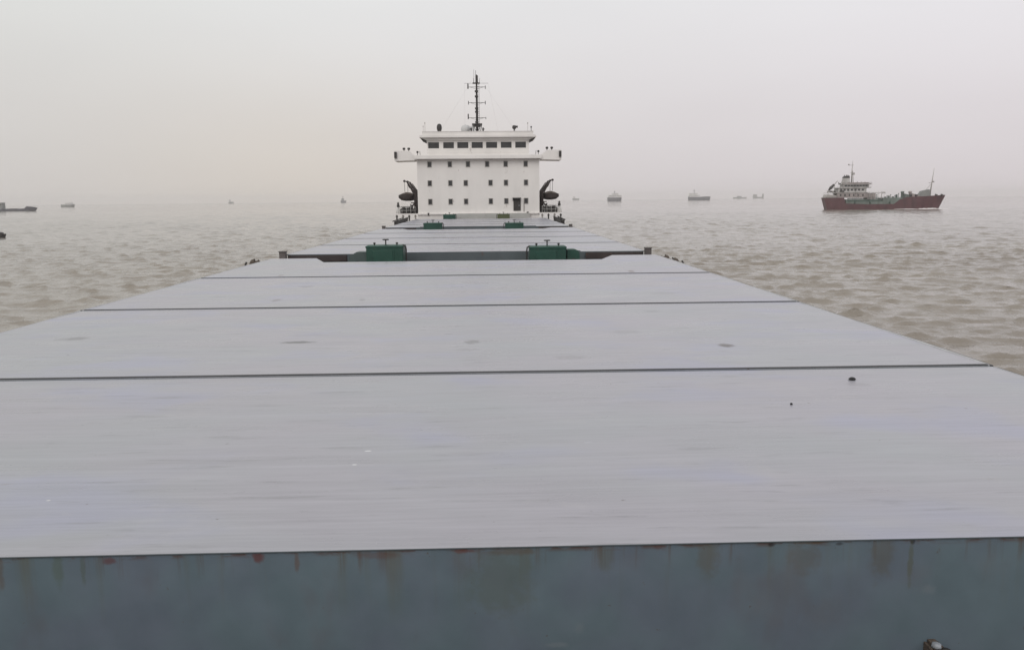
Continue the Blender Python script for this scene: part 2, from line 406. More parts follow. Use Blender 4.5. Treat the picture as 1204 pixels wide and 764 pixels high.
me.polygons.add(nq); me.polygons.foreach_set('loop_start', np.arange(0, len(Q), 4, dtype=np.int32))
me.update(calc_edges=True)
me.polygons.foreach_set('use_smooth', np.ones(nq, dtype=bool))
water = bpy.data.objects.new('water', me); COL.objects.link(water); water['kind'] = 'structure'
def water_mat():
    m, nt, b = mat_base('muddy_sea_water', 0.075)
    b.inputs['IOR'].default_value = 1.33
    v = objvec(nt)
    n0 = noise(nt, v, 0.03, 3)
    c = mixc(nt, rng_(nt, n0, 0.35, 0.65, 0, 1), (0.23, 0.203, 0.174), (0.26, 0.232, 0.198))
    nt.links.new(c, b.inputs['Base Color'])
    w1 = noise(nt, v, 1.0, 5, (2.0, 1.5, 1), 0.6)
    w2 = noise(nt, v, 0.35, 5, (1.2, 0.8, 1), 0.6)
    h = mth(nt, 'ADD', mth(nt, 'MULTIPLY', w1, 0.30), mth(nt, 'MULTIPLY', w2, 0.6))
    bp = nd(nt, 'ShaderNodeBump'); bp.inputs['Strength'].default_value = 0.32; bp.inputs['Distance'].default_value = 1.0
    nt.links.new(h, bp.inputs['Height']); nt.links.new(bp.outputs[0], b.inputs['Normal'])
    return m
me.materials.append(water_mat())

# ------------------------------------------------------------------ haze
HAZE_DENSITY = 0.000135
bm = NB(); box(bm, -SEA_R-40, SEA_R+40, -SEA_R-40, SEA_R+40, -1.6, 47)
hm = bpy.data.materials.new('haze_air'); hm.use_nodes = True
nt = hm.node_tree; nt.nodes.clear()
pv = nd(nt, 'ShaderNodeVolumePrincipled'); pv.inputs['Density'].default_value = HAZE_DENSITY
pv.inputs['Color'].default_value = (0.97, 0.955, 0.95, 1); pv.inputs['Anisotropy'].default_value = 0.25
ou = nd(nt, 'ShaderNodeOutputMaterial'); nt.links.new(pv.outputs[0], ou.inputs['Volume'])
hz = build('haze', bm, hm); tag(hz, 'thin pale sea haze fading the far ships and the horizon', 'haze', kind='stuff')

# ------------------------------------------------------------------ our ship
AX = -0.3                                            # the aft block sits a touch to the left of the covers' centre line
ship = thing('cargo_ship', 'large cargo ship seen from its bow, its white bridge block and mast beyond hatch covers', 'ship')
# hull: lofted from the bow (behind the camera) to the stern
def loft(stations):
    """stations: list of (y, list of (x, z)) with the same number of points"""
    bm = NB(); rings = []
    for y, ring in stations: rings.append([bm.verts.new((x, y if not callable(y) else y(z), z)) for x, z in ring])
    for a, b in zip(rings, rings[1:]):
        for i in range(len(a)-1): bm.faces.new((a[i], a[i+1], b[i+1], b[i]))
    bm.faces.new(rings[0]); bm.faces.new(rings[-1])
    return bm
st = []
for y, hw, zt in ((-15, 0.6, 8.6), (-13, 3.2, 8.5), (-9, 7.0, 8.35), (-4, 10.0, 8.3), (1.0, 11.6, 8.3)):
    st.append((y, [(-hw, zt), (-hw*0.96, 3.0), (-hw*0.88, -1.2), (hw*0.88, -1.2), (hw*0.96, 3.0), (hw, zt)]))
for y, hw in ((1.3, 11.7), (20, 12), (108.2, 12)):
    st.append((y, [(-hw, 5.2), (-hw, 3.0), (-hw, -1.2), (hw, -1.2), (hw, 3.0), (hw, 5.2)]))
for y, hw in ((108.6, 11.6), (128, 11.4), (136, 9.0)):
    st.append((y, [(-hw + AX*0.5, 5.2), (-hw + AX*0.5, 3.0), (-hw*0.95, -1.2), (hw*0.95, -1.2), (hw + AX*0.5, 3.0), (hw + AX*0.5, 5.2)]))
build('hull', loft(st), 'hull', ship)
bm = NB()
prism(bm, [(-0.55, -14.9), (0.55, -14.9), (3.1, -12.9), (6.9, -8.9), (9.9, -3.9), (11.5, 1.0), (-11.5, 1.0), (-9.9, -3.9), (-6.9, -8.9), (-3.1, -12.9)], 'z', 8.26, 8.318)
build('forecastle_deck', bm, 'deck', ship)
bm = NB(); box(bm, -11.9, 11.9, 1.35, 136, 5.15, 5.22); build('main_deck', bm, 'maindeck', ship)
# hatch coamings
for y0, y1 in ((5.62, 33.2), (38.9, 69.2), (75.8, 105.8)):
    bm = NB(); box(bm, -8.1, 8.1, y0 + 0.35, y1 - 0.3, 5.22, 6.98)
    for s in (-1, 1):
        yy = y0 + 1.2
        while yy < y1 - 1:
            prism(bm, [(s*8.1, 5.23), (s*8.1, 6.9), (s*8.35, 6.9), (s*8.35, 6.7), (s*8.95, 5.23)], 'y', yy, yy+0.05); yy += 2.4
    build('hatch_coaming', bm, 'side', ship)
# side rails low on the deck edge
for s in (-1, 1):
    bm = NB()
    for z in (5.55, 5.85, 6.15): tube(bm, [(s*11.75, 2.0, z), (s*11.75, 107, z)], 0.018, 5)
    for yy in np.arange(2.0, 107.1, 1.75): tube(bm, [(s*11.75, yy, 5.2), (s*11.75, yy, 6.15)], 0.02, 5)
    build('side_rail', bm, 'white_rail', ship)

# poop: a raised boat deck on pillars at both sides of the house
HY = 112.0                                           # front wall of the house
bm = NB(); box(bm, -11.55 + AX, 11.3 + AX, HY - 0.3, 134, 7.98, 8.16); build('boat_deck', bm, 'white', ship)
bm = NB(); box(bm, -8.3 + AX, 8.3 + AX, HY + 0.3, 132, 5.2, 7.975); build('poop_house', bm, 'greystep', ship)
for s in (-1, 1):
    for i in range(4):
        xx = AX + s*(8.75 + i*0.85)
        bm = NB(); box(bm, xx-0.09, xx+0.09, HY - 0.1, HY + 0.1, 5.22, 7.978)
        box(bm, xx-0.14, xx+0.14, HY - 0.14, HY + 0.14, 7.7, 7.86)
        build('deck_pillar', bm, 'dark' if i % 2 else 'frame', ship)
# gangway ladders stowed on the side decks beside the farthest cover
for s in (-1, 1):
    bm = NB()
    ya, yb = 89.0, 107.5
    def gx_(y): return s*(8.95 + 0.75*(y - ya)/(yb - ya))
    for dx_ in (0.0, 0.5):
        for z in (7.15, 7.72): tube(bm, [(gx_(ya) + s*dx_, ya, z), (gx_(yb) + s*dx_, yb, z)], 0.06, 6)
    yy = ya
    k_ = 0
    while yy < yb:
        tube(bm, [(gx_(yy) + s*0.0, yy, 7.15), (gx_(yy) + s*0.0, yy + 0.9, 7.72)], 0.05, 5)
        if k_ % 3: box(bm, gx_(yy) - 0.02, gx_(yy) + s*0.5 + 0.02, yy, yy + 0.35, 7.2, 7.66)
        tube(bm, [(gx_(yy) + s*0.2, yy, 5.22), (gx_(yy) + s*0.2, yy, 7.15)], 0.05, 5); yy += 1.5; k_ += 1
    build('gangway_ladder', bm, 'dark', ship)

# accommodation block
hw = 8.36
bm = NB()
box(bm, AX - hw, AX + hw, HY, HY + 14, 8.17, 15.45)
build('accommodation_block', bm, 'white', ship)
bm = NB()
box(bm, AX - hw + 0.0, AX + hw, HY - 0.12, HY - 0.004, 7.2, 8.22); build('base_plate', bm, 'white', ship)
bm = NB()
box(bm, AX - 3.4, AX + 7.0, HY - 0.75, HY - 0.13, 6.6, 8.12, bevel=0.03); build('front_step', bm, 'greystep', ship)

# windows (frame and pane as sub-parts)
def window(px, py, w=0.46, h=0.66):
    p = at(px, py, HY)
    bm = NB()
    t = 0.075
    y0, y1 = HY - 0.055, HY - 0.003
    x0, x1, z0, z1 = p.x - w/2, p.x + w/2, p.z - h/2, p.z + h/2
    box(bm, x0 - t, x0, y0, y1, z0 - t, z1 + t); box(bm, x1, x1 + t, y0, y1, z0 - t, z1 + t)
    box(bm, x0, x1, y0, y1, z1, z1 + t); box(bm, x0, x1, y0, y1, z0 - t, z0)
    f = build('window', bm, 'frame', ship)
    bm = NB(); box(bm, x0, x1, HY - 0.02, HY - 0.004, z0, z1); build('pane', bm, 'glass', f)
def zz2(x, y): return 440 + x/5.0167, 170 + y/5.0133
for row, xs in (((118, 114), (326, 446, 553, 666, 775, 893)), ((229, 224), (328, 449, 540, 686, 777, 895)), ((338, 332), (331, 451, 542, 688, 779, 896))):
    for x in xs:
        t = (x - 326)/570
        window(*zz2(x, row[0]*(1-t) + row[1]*t))
# door with its canopy and the pipe beside it
p = at(608, 242.6, HY)
bm = NB(); box(bm, p.x - 0.5, p.x + 0.5, HY - 0.07, HY - 0.003, 8.42, 10.05); d = build('door', bm, 'dark', ship)
bm = NB(); tube(bm, [(p.x + 0.3, HY - 0.14, 9.15), (p.x + 0.3, HY - 0.075, 9.15)], 0.03, 6); box(bm, p.x + 0.2, p.x + 0.34, HY - 0.17, HY - 0.14, 9.1, 9.2); build('handle', bm, 'paleiron', d)
bm = NB(); box(bm, p.x - 0.62, p.x + 0.52, HY - 0.55, HY - 0.003, 10.06, 10.2); prism(bm, [(HY - 0.5, 10.05), (HY - 0.004, 10.05), (HY - 0.004, 9.75)], 'x', p.x - 0.6, p.x - 0.54)
build('canopy', bm, 'dark', d)
bm = NB(); tube(bm, [(p.x + 0.95, HY - 0.09, 8.3), (p.x + 0.95, HY - 0.09, 10.05), (p.x + 1.1, HY - 0.09, 10.15), (p.x + 1.1, HY - 0.02, 10.15)], 0.045, 8); build('drain_pipe', bm, 'frame', ship)
for px, py in ((620.4, 250.2), (503.8, 251.6)):
    q = at(px, py, HY - 0.2)
    bm = NB(); lathe(bm, [(0.0, -0.2), (0.13, -0.2), (0.13, 0.0), (0.16, 0.02), (0.16, 0.1), (0.0, 0.16)], (q.x, q.y, q.z), 12)
    tube(bm, [(q.x, q.y, q.z), (q.x, HY-0.005, q.z)], 0.04, 6)
    build('wall_lamp', bm, 'dark', ship)

# bridge deck, wings
bm = NB()
box(bm, AX - 8.62, AX + 8.62, HY - 0.9, HY + 9, 15.452, 15.98, bevel=0.05)
build('bridge_deck', bm, 'white', ship)
for s in (-1, 1):
    wing = NB()
    x0, x1 = AX + s*8.63, AX + s*11.36
    prism(wing, [(x0, 15.32), (x1, 15.25), (x1, 16.62), (AX + s*9.3, 16.58), (x0, 15.98)], 'y', HY - 0.35, HY - 0.25)
    prism(wing, [(x0, 15.32), (x1, 15.25), (x1, 15.37), (x0, 15.44)], 'y', HY - 0.247, HY + 4.0)
    prism(wing, [(x1, 15.25), (x1 - s*0.1, 15.262), (x1 - s*0.1, 16.6), (x1, 16.62)], 'y', HY - 0.247, HY + 4.0)
    w = build('bridge_wing', wing, 'white', ship)
    bm = NB(); xx = x1 - s*0.18
    box(bm, xx - 0.17, xx + 0.17, HY - 0.62, HY - 0.353, 15.65, 16.45); build('side_light_box', bm, 'dark', w)
    for dxx in (0.9, 1.55):
        bm = NB(); xx = AX + s*(8.5 + dxx) ; tube(bm, [(xx, HY - 0.1, 16.4), (xx, HY - 0.1, 16.8)], 0.06, 6)
        lathe(bm, [(0, -0.14), (0.16, -0.12), (0.2, 0.0), (0.16, 0.15), (0, 0.18)], (xx, HY - 0.1, 16.86), 12)
        build('wing_lamp', bm, 'dark', w)
    bm = NB(); xx = AX + s*8.2
    tube(bm, [(xx, HY - 0.3, 15.9), (xx, HY - 0.3, 16.35)], 0.04, 6); tube(bm, [(xx, HY - 0.5, 16.4), (xx, HY - 0.1, 16.4)], [0.16, 0.11], 10)
    tube(bm, [(xx - 0.35*s, HY - 0.3, 15.9), (xx-0.3*s, HY - 0.3, 16.55)], 0.035, 6)
    build('flood_lamp', bm, 'dark', ship)
# wheelhouse: front wall with real window openings
wx = [(318, 382), (407, 470), (490, 555), (575, 640), (660, 725), (747, 810), (832, 895)]
bm = NB()
WY = HY + 0.25; xl, xr = AX - 6.95, AX + 6.95; zb, zt = 15.985, 18.4; z0, z1 = 16.93, 17.74
box(bm, xl, xr, WY, WY + 0.12, zb, z0); box(bm, xl, xr, WY, WY + 0.12, z1, zt)
edges = []
for a, b in wx: edges += [at(440 + a/5.0167, 170, WY).x, at(440 + b/5.0167, 170, WY).x]
xs = [xl] + edges + [xr]
for i in range(0, len(xs), 2): box(bm, xs[i], xs[i+1], WY, WY + 0.12, z0, z1)
for x in (xl, xr - 0.12): box(bm, x, x + 0.12, WY + 0.122, WY + 7, zb, zt)
box(bm, xl, xr, WY + 7.002, WY + 7.12, zb, zt)
box(bm, xl, xr, WY - 0.025, WY - 0.003, 16.28, 16.33)
wheel = build('wheelhouse', bm, 'white', ship)
for i in range(7):
    bm = NB(); a, b = edges[2*i], edges[2*i+1]
    box(bm, a, b, WY + 0.05, WY + 0.07, z0, z1)
    if i in (5, 6): box(bm, a + 0.25, b - 0.7 + 0.2*i/5, WY + 0.3, WY + 0.5, z0 - 0.2, z0 + 0.35 + 0.05*(i-5))
    build('wheelhouse_window', bm, ['glass'], wheel)
# dark sheet added for the dim room inside, so that the windows read deep
bm = NB(); box(bm, xl + 0.3, xr - 0.3, WY + 0.8, WY + 0.9, zb, zt - 0.1); build('dark_backing', bm, 'dark', wheel)
# roof with slanted eaves and parapet
bm = NB()
rl, rr = AX - 7.92, AX + 7.92
prism(bm, [(rl + 0.95, 17.99), (rr - 0.95, 17.99), (rr - 0.12, 18.32), (rl + 0.12, 18.32)], 'y', HY - 0.05, HY + 7.6)
prism(bm, [(rl, 18.325), (rr, 18.325), (rr, 18.5), (rr - 0.2, 18.62), (rl + 0.2, 18.62), (rl, 18.5)], 'y', HY - 0.6, HY + 8.0)
roof = build('wheelhouse_roof', bm, 'white', ship)
bm = NB(); box(bm, rl + 0.4, rr - 0.4, HY - 0.4, HY - 0.3, 18.623, 19.08); box(bm, rl + 0.36, rr - 0.36, HY - 0.45, HY - 0.25, 19.082, 19.13)
for x in (rl + 0.4, rr - 0.48): box(bm, x, x + 0.08, HY - 0.297, HY + 7.5, 18.623, 19.12)
build('parapet', bm, 'white', roof)
for s in (-1, 1):
    bm = NB(); xx = AX + s*7.0
    prism(bm, [(xx, 17.98), (xx + s*0.82, 18.3), (xx + s*0.45, 17.82), (xx, 17.6)], 'y', HY - 0.04, HY + 0.6); build('eave_bracket', bm, 'dark', roof)
# things on the roof
bm = NB()
q = at(516.5, 150.5, HY + 2)
lathe(bm, [(0, -0.62), (0.16, -0.6), (0.24, -0.5), (0.32, -0.25), (0.36, 0.0), (0.32, 0.3), (0.2, 0.5), (0, 0.56)], q, 16)
tube(bm, [(q.x, q.y, 18.6), (q.x, q.y, q.z - 0.5)], 0.1, 8); build('satellite_dome', bm, 'dark', ship)
q = at(604.6, 150, HY + 2)
bm = NB(); lathe(bm, [(0, -0.25), (0.2, -0.22), (0.3, 0.0), (0.22, 0.25), (0, 0.3)], q, 14); tube(bm, [(q.x+.05, q.y, 18.6), (q.x, q.y, q.z-0.2)], [0.16, 0.08], 8); box(bm, q.x + 0.15, q.x + 0.5, q.y-0.1, q.y+0.1, q.z-0.05, q.z+0.22)
build('searchlight', bm, 'dark', ship)
for px, py0, py1, r in ((499.5, 145, 158, 0.025), (497.5, 149, 158, 0.02), (620.5, 145, 158, 0.025), (624.5, 149.5, 158, 0.045)):
    a = at(px, py0, HY + 1); bm = NB(); tube(bm, [(a.x, a.y, 18.6), (a.x, a.y, a.z)], r, 6)
    lathe(bm, [(0, 0), (r*2.2, 0.02), (r*2.2, 0.2), (0, 0.24)], (a.x, a.y, a.z - 0.1), 8); build('antenna_pole', bm, 'dark' if r > 0.03 else 'frame', ship)
# sloped grey funnel casing peeping over the parapet left of the mast
a = at(550, 149.5, HY + 9)
bm = NB(); prism(bm, [(a.x - 1.0, 18.0), (a.x + 1.3, 18.0), (a.x + 1.0, a.z + 0.2), (a.x + 0.2, a.z + 0.1), (a.x - 0.6, a.z - 0.55)], 'y', HY + 9, HY + 11)
build('funnel_casing', bm, 'dome', ship)
q = at(547.5, 151.5, HY + 4); bm = NB(); lathe(bm, [(0.3, -1.0), (0.3, -0.5), (0.62, -0.3), (0.68, 0.05), (0.5, 0.4), (0.0, 0.58)], q, 16); build('radar_dome', bm, 'dome', ship)

# mast
mx = at(560.6, 120, HY + 3).x; my = HY + 3.0
def mz(py): return at(560.6, py, my).z
zt = mz(83)
bm = NB()
tube(bm, [(mx, my, 18.6), (mx, my, mz(121)), (mx, my, mz(98)), (mx, my, mz(88))], [0.19, 0.15, 0.12, 0.08], 10)
for k_ in range(26):
    zz_ = 19.4 + k_*0.26; tube(bm, [(mx + 0.1, my - 0.25, zz_), (mx + 0.34, my - 0.25, zz_)], 0.016, 4)
for xx_ in (0.1, 0.34): tube(bm, [(mx + xx_, my - 0.25, 18.7), (mx + xx_, my - 0.25, 26.0)], 0.018, 4)
for py_ in (108, 114, 128, 132, 144): box(bm, mx - 0.26, mx + 0.2, my - 0.34, my - 0.1, mz(py_) - 0.12, mz(py_) + 0.14)
tube(bm, [(mx - 0.1, my, mz(92)), (mx - 0.1, my, zt)], 0.03, 6); tube(bm, [(mx - 0.36, my, mz(98)), (mx - 0.36, my, mz(82))], 0.018, 5)
mast = build('mast', bm, 'dark', ship)
bm = NB()                                            # lattice foot, wider at its top
for s in (-1, 1):
    for t in (-0.35, 0.35):
        tube(bm, [(mx + s*0.35, my + t, 18.6), (mx + s*0.62, my + t, mz(147))], 0.05, 6)
    tube(bm, [(mx - s*0.35, my - 0.35, 18.6), (mx + s*0.6, my - 0.35, mz(147))], 0.045, 6)
box(bm, mx - 0.7, mx + 0.7, my - 0.45, my + 0.45, mz(147.2), mz(145.6))
box(bm, mx - 0.45, mx + 0.45, my - 0.3, my + 0.3, mz(149.4), mz(147.5))
for s in (-1, 1):
    box(bm, mx + s*0.82 - 0.1, mx + s*0.82 + 0.1, my - 0.1, my + 0.1, 18.62, mz(150.3)); box(bm, mx + s*0.86-0.17, mx+s*0.86+0.17, my-0.15, my+0.15, mz(152.6), mz(151.6))
build('mast_foot', bm, 'dark', mast)
def yard(py, xl, xr, r=0.035, ends=()):
    bm = NB(); a, b = at(xl, py, my).x, at(xr, py, my).x
    tube(bm, [(a, my, mz(py)), (b, my, mz(py))], r, 6)
    tube(bm, [(a + 0.3, my, mz(py)), (mx, my, mz(py) - 0.3), (b - 0.3, my, mz(py))], 0.018, 5)
    y_ = build('yard', bm, 'dark', mast)
    for (px, p0, p1, rr) in ends:
        bm = NB(); x = at(px, py, my).x
        lathe(bm, [(0, mz(p1)), (rr*0.7, mz(p1)), (rr, mz(p1) + 0.08), (rr, mz(p0) - 0.1), (0, mz(p0))], (x, my, 0), 8); build('mast_lamp', bm, 'dark', y_)
yard(102.6, 550, 571, 0.035, ((550.2, 98, 104.8, 0.085), (570.6, 100.5, 105, 0.045)))
yard(121, 550.5, 571, 0.035, ((550.8, 118.5, 123.2, 0.05), (570.6, 118.5, 123.2, 0.05)))
yard(138.8, 550.5, 571.5, 0.035, ((550.6, 133.6, 140.2, 0.08), (571.3, 137.5, 140.5, 0.04)))
bm = NB(); box(bm, mx - 0.55, mx + 0.45, my - 0.3, my + 0.3, mz(98.6), mz(97.6)); box(bm, mx - 0.14, mx + 0.2, my - 0.15, my + 0.15, mz(97.5), mz(89))
for s in (-1, 1): tube(bm, [(mx + s*0.42, my, mz(97.6)), (mx + s*0.4, my, mz(92.5))], 0.022, 5)
tube(bm, [(mx - 1.7, my, mz(98.2)), (mx + 1.6, my, mz(98.2))], 0.018, 5)
build('top_platform', bm, 'dark', mast)
bm = NB()
for (x0, z0_, x1, z1_) in ((mx - 1.65, mz(98), mx - 1.7, 18.7), (mx + 1.6, mz(98), mx + 3.0, 18.7), (mx - 0.3, mz(90), mx - 5.2, 19.2), (mx + 0.3, mz(90), mx + 5.4, 19.2)):
    tube(bm, [(x0, my, z0_), (x1, my - 0.5, z1_)], 0.005, 4)
build('halyards', bm, 'frame', mast)

# davits and lifeboats at both sides of the house, with what lies on the boat deck below
def davit(s, y):
    bm = NB()
    def P(px, py):                                    # read from the left-hand one
        q = at(px, py, 115.0); return (AX + s*abs(q.x - AX), y, q.z)
    tube(bm, [P(489.4, 249.5), P(489.2, 228), P(479.6, 213.9), P(476.4, 213.6)], [0.15, 0.14, 0.10, 0.08], 8)
    tube(bm, [P(490.6, 249.5), P(490.6, 227), P(482.5, 215.5)], [0.1, 0.09, 0.06], 6)
    tube(bm, [P(486.6, 223.5), P(482.6, 220.6), P(479.9, 214.6)], 0.08, 6)
    for q0_, q1_ in (((488.6, 232), (491, 238)), ((488.6, 238), (491, 244)), ((488.6, 244), (491, 249))): tube(bm, [P(*q0_), P(*q1_)], 0.06, 5)
    tube(bm, [P(489, 237.5), P(483, 249.5)], 0.1, 6)
    tube(bm, [P(484.5, 238.5), P(489.3, 238.5)], 0.07, 6)
    b = P(481, 216.2); tube(bm, [(b[0], y, b[2]), (b[0] + -s*0.7, y, b[2] - 1.4), P(489.5, 231)], 0.06, 6)
    q = P(476.8, 213.3); lathe(bm, [(0, -0.16), (0.15, -0.12), (0.17, 0), (0.12, 0.13), (0, 0.16)], q, 10)
    tube(bm, [q, (q[0] - s*0.03, y, P(477, 226)[2])], 0.028, 5)
    return bm
for s in (-1, 1):
    root_name = 'boat_davit'
    for y in (113.4, 117.8):
        build('davit_arm', davit(s, y), 'brown', ship)
    bm = NB()                                          # winch and drums on the deck below
    xx = AX + s*10.0
    box(bm, xx - 0.75, xx + 0.55, 113.0, 114.2, 8.17, 8.45, bevel=0.03)
    for i, rr in enumerate((0.34, 0.27, 0.36)):
        tube(bm, [(xx - 0.5 + i*0.48, 113.0, 8.72), (xx - 0.5 + i*0.48, 114.0, 8.72)], rr, 12)
    tube(bm, [(xx - 0.8, 112.9, 9.1), (xx + 0.7, 112.9, 9.1)], 0.04, 6)
    for i in range(7):
        xg = AX + s*(8.65 + i*0.36); hg = (0.9, 0.5, 1.3, 0.7, 0.45, 0.95, 0.6)[i]
        tube(bm, [(xg, 112.7, 8.16), (xg + 0.06*s, 112.7, 8.16 + hg)], 0.07, 5); box(bm, xg - 0.12, xg + 0.1, 114.3, 114.6, 8.17, 8.3 + hg*0.8)
    build('boat_winch', bm, 'dark', ship)
    bm = NB()                                          # gooseneck deck vent at the corner
    q = at(468.3, 247, 112.6); xx = AX + s*abs(q.x - AX)
    tube(bm, [(xx, 112.6, 8.16), (xx + 0.02*s, 112.6, 9.1)], 0.1, 8)
    tube(bm, [(xx + s*0.3, 112.6, 8.16), (xx + 0.22*s, 112.6, 8.9)], 0.045, 6)
    build('vent_post', bm, 'white_rail', ship)
    bm = NB(); lathe(bm, [(0, 9.0), (0.18, 9.02), (0.2, 9.3), (0.13, 9.42), (0.15, 9.62), (0.0, 9.75)], (xx, 112.6, 0), 12); build('vent_cap', bm, 'dark', ship)
    bm = NB()
    for z in (8.6, 9.05): tube(bm, [(AX + s*11.3, 112.2, z), (AX + s*11.3, 133, z)], 0.035, 5)
    for yy in np.arange(112.2, 133, 1.6): tube(bm, [(AX + s*11.3, yy, 8.16), (AX + s*11.3, yy, 9.05)], 0.035, 5)
    for z in (8.6, 9.05): tube(bm, [(AX + s*8.7, 112.2, z), (AX + s*11.3, 112.2, z)], 0.016, 5)
    for xx_ in np.arange(8.8, 11.3, 0.6): tube(bm, [(AX + s*xx_, 112.2, 8.16), (AX + s*xx_, 112.2, 9.05)], 0.016, 5)
    build('boat_deck_rail', bm, 'white_rail', ship)
    # lifeboat: hull lofted along y
    q0, q1 = at(469.6, 231, 115.0), at(489.2, 231, 115.0)
    wid = abs(q1.x - q0.x); cx = AX + s*abs((q0.x + q1.x)/2 - AX)
    lb = thing('lifeboat', ('brown covered lifeboat hanging from davits left of the white accommodation block' if s < 0 else
                             'dark brown covered lifeboat hanging from davits right of the white accommodation block'), 'lifeboat', (cx, 115.6, at(480, 236.6, 115).z), 0, 'lifeboats beside the accommodation block')
    bm = NB(); rings = []
    for t in np.linspace(-1, 1, 13):
        w = (1 - abs(t)**3.5)*wid/2*1.06 + 0.03; sh = 0.18*t*t
        prof = [(-w, 0.8 + sh), (-w, 0.45), (-w*0.66, 0.12), (-w*0.25, 0.02 + 0.35*abs(t)**3), (w*0.25, 0.02 + 0.35*abs(t)**3), (w*0.66, 0.12), (w, 0.45), (w, 0.8 + sh)]
        rings.append([bm.verts.new((x, t*2.9, z)) for x, z in prof])
    for a, b in zip(rings, rings[1:]):
        for i in range(7):
            f = bm.faces.new((a[i], a[i+1], b[i+1], b[i])); f.smooth = True
    bm.faces.new(rings[0]); bm.faces.new(rings[-1])
    build('boat_hull', bm, 'brown', lb)
    bm = NB(); rings = []
    for t in np.linspace(-0.97, 0.97, 11):
        w = (1 - abs(t)**3.5)*wid/2*1.03 + 0.02; sh = 0.18*t*t
        rings.append([bm.verts.new((x, t*2.9, z)) for x, z in ((-w, 0.81 + sh), (-w*0.6, 1.05 + sh*0.5), (-w*0.15, 1.22), (w*0.15, 1.22), (w*0.6, 1.05 + sh*0.5), (w, 0.81 + sh))])
    for a, b in zip(rings, rings[1:]):
        for i in range(5):
            f = bm.faces.new((a[i], a[i+1], b[i+1], b[i])); f.smooth = True
    bm.faces.new(rings[0]); bm.faces.new(rings[-1])
    build('boat_cover', bm, 'lifeboat', lb)

# ------------------------------------------------------------------ hatch covers
def hatch_cover(i, y0, joints, ymid, yend, top, label):
    """joints: y of the fold lines; the last panel ends at ymid with two ears reaching yend at the sides"""
    t = thing('hatch_cover', label, 'hatch cover', (0, y0, HATCH_Z), 0, 'long folding hatch covers along the deck')
    W = 8.5
    ys = [y0] + joints + [ymid]
    for k in range(len(ys) - 1):
        a, b = ys[k] - y0, ys[k+1] - y0
        a0 = a + (0.0 if k == 0 else 0.03); b0 = b - (0.0 if k == len(ys)-2 else 0.03)
        bm = NB()
        if k == len(ys) - 2:                          # last panel with ears
            e_ = yend - y0; n = W - 2.3
            poly = [(-W, a0), (W, a0), (W, e_), (n + 0.35, e_), (n - 0.45, b0), (-n + 0.45, b0), (-n - 0.35, e_), (-W, e_)]
        else:
            poly = [(-W, a0), (W, a0), (W, b0), (-W, b0)]
            if (i, k) == (0, 0): poly = [(-W, -0.04), (W, -0.04), (W, b0), (-W, b0)]
        low = -0.011 if (i, k) == (0, 0) else -0.5
        prism(bm, poly, 'z', low, 0.0)
        if (i, k) == (0, 0): box(bm, -W + 0.02, W - 0.02, 0.0, b0, -0.5, -0.012)
        bmesh.ops.recalc_face_normals(bm, faces=bm.faces[:])
        topf = [f for f in bm.faces if f.normal.z > 0.5 and f.calc_center_median().z > -0.005]
        # split the big top for gentle unevenness of the plating
        ed = [e for f in topf for e in f.edges]
        bmesh.ops.bevel(bm, geom=ed, offset=0.005 if (i, k) == (0, 0) else 0.012, segments=2, affect='EDGES', profile=0.5)
        bm.normal_update()
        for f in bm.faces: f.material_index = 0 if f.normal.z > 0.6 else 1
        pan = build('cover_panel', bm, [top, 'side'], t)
        if k > 0:
            bm = NB(); box(bm, -W + 0.02, W - 0.02, a0 + 0.014, a0 + 0.06, 0.001, 0.018, bevel=0.005)
            box(bm, -W + 0.03, W - 0.03, a0 - 0.055, a0 - 0.004, -0.12, -0.035)
            build('joint_seal', bm, 'rubber', pan)
        for s in (-1, 1):
            bm = NB()
            pts = [(s*(W + 0.012 + 0.008*math.sin(yy*1.7 + s) ), yy, -0.012 + 0.006*math.sin(yy*0.9 + k)) for yy in np.linspace(a0 + 0.05, (yend - y0 if k == len(ys)-2 else b0) - 0.03, 9)]
            tube(bm, pts, 0.024, 6)
            er = build('edge_rail', bm, 'edge', pan)
            bm = NB(); tube(bm, [(x + s*0.055, y_, z_ - 0.012) for x, y_, z_ in pts], 0.024, 6, mi=0); er2 = build('edge_seal', bm, 'rubber', pan)
    if i == 0:                                        # deep front plate of the foremost cover
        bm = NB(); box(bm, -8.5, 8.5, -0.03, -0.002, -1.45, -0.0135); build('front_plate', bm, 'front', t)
        for s in (-1, 1):
            bm = NB(); prism(bm, [(-0.0, -1.45), (0.45, -1.45), (0.45, -0.51), (0.0, -0.51)], 'x', s*8.44, s*8.49); build('end_bracket', bm, 'side', t)
    else:
        bm = NB()                                     # raised plate across the middle of the front
        prism(bm, [(-5.65, -1.2), (5.6, -1.2), (5.6, -0.12), (5.42, 0.05), (-5.3, 0.05), (-5.55, -0.14), (-5.65, -0.16)], 'y', -0.14, -0.1)
        prism(bm, [(-0.099, -0.5), (-0.003, -0.5), (-0.003, -0.006), (-0.099, 0.03)], 'x', -5.2, 5.3)
        build('front_plate', bm, 'side', t)
        for s in (-1, 1):
            bm = NB(); x0, x1 = sorted((s*5.7, s*8.45))
            box(bm, x0, x1, -0.07, -0.003, -0.34, -0.045, bevel=0.01); build('front_beam', bm, 'brown', t)
            bm = NB(); x0, x1 = sorted((s*8.52, s*8.82)); box(bm, x0, x1, -0.35, -0.04, -0.36, 0.13, bevel=0.02)
            box(bm, x0 - 0.02, x1 + 0.02, -0.38, -0.02, 0.131, 0.17)
            build('corner_post', bm, 'post', t)
    return t
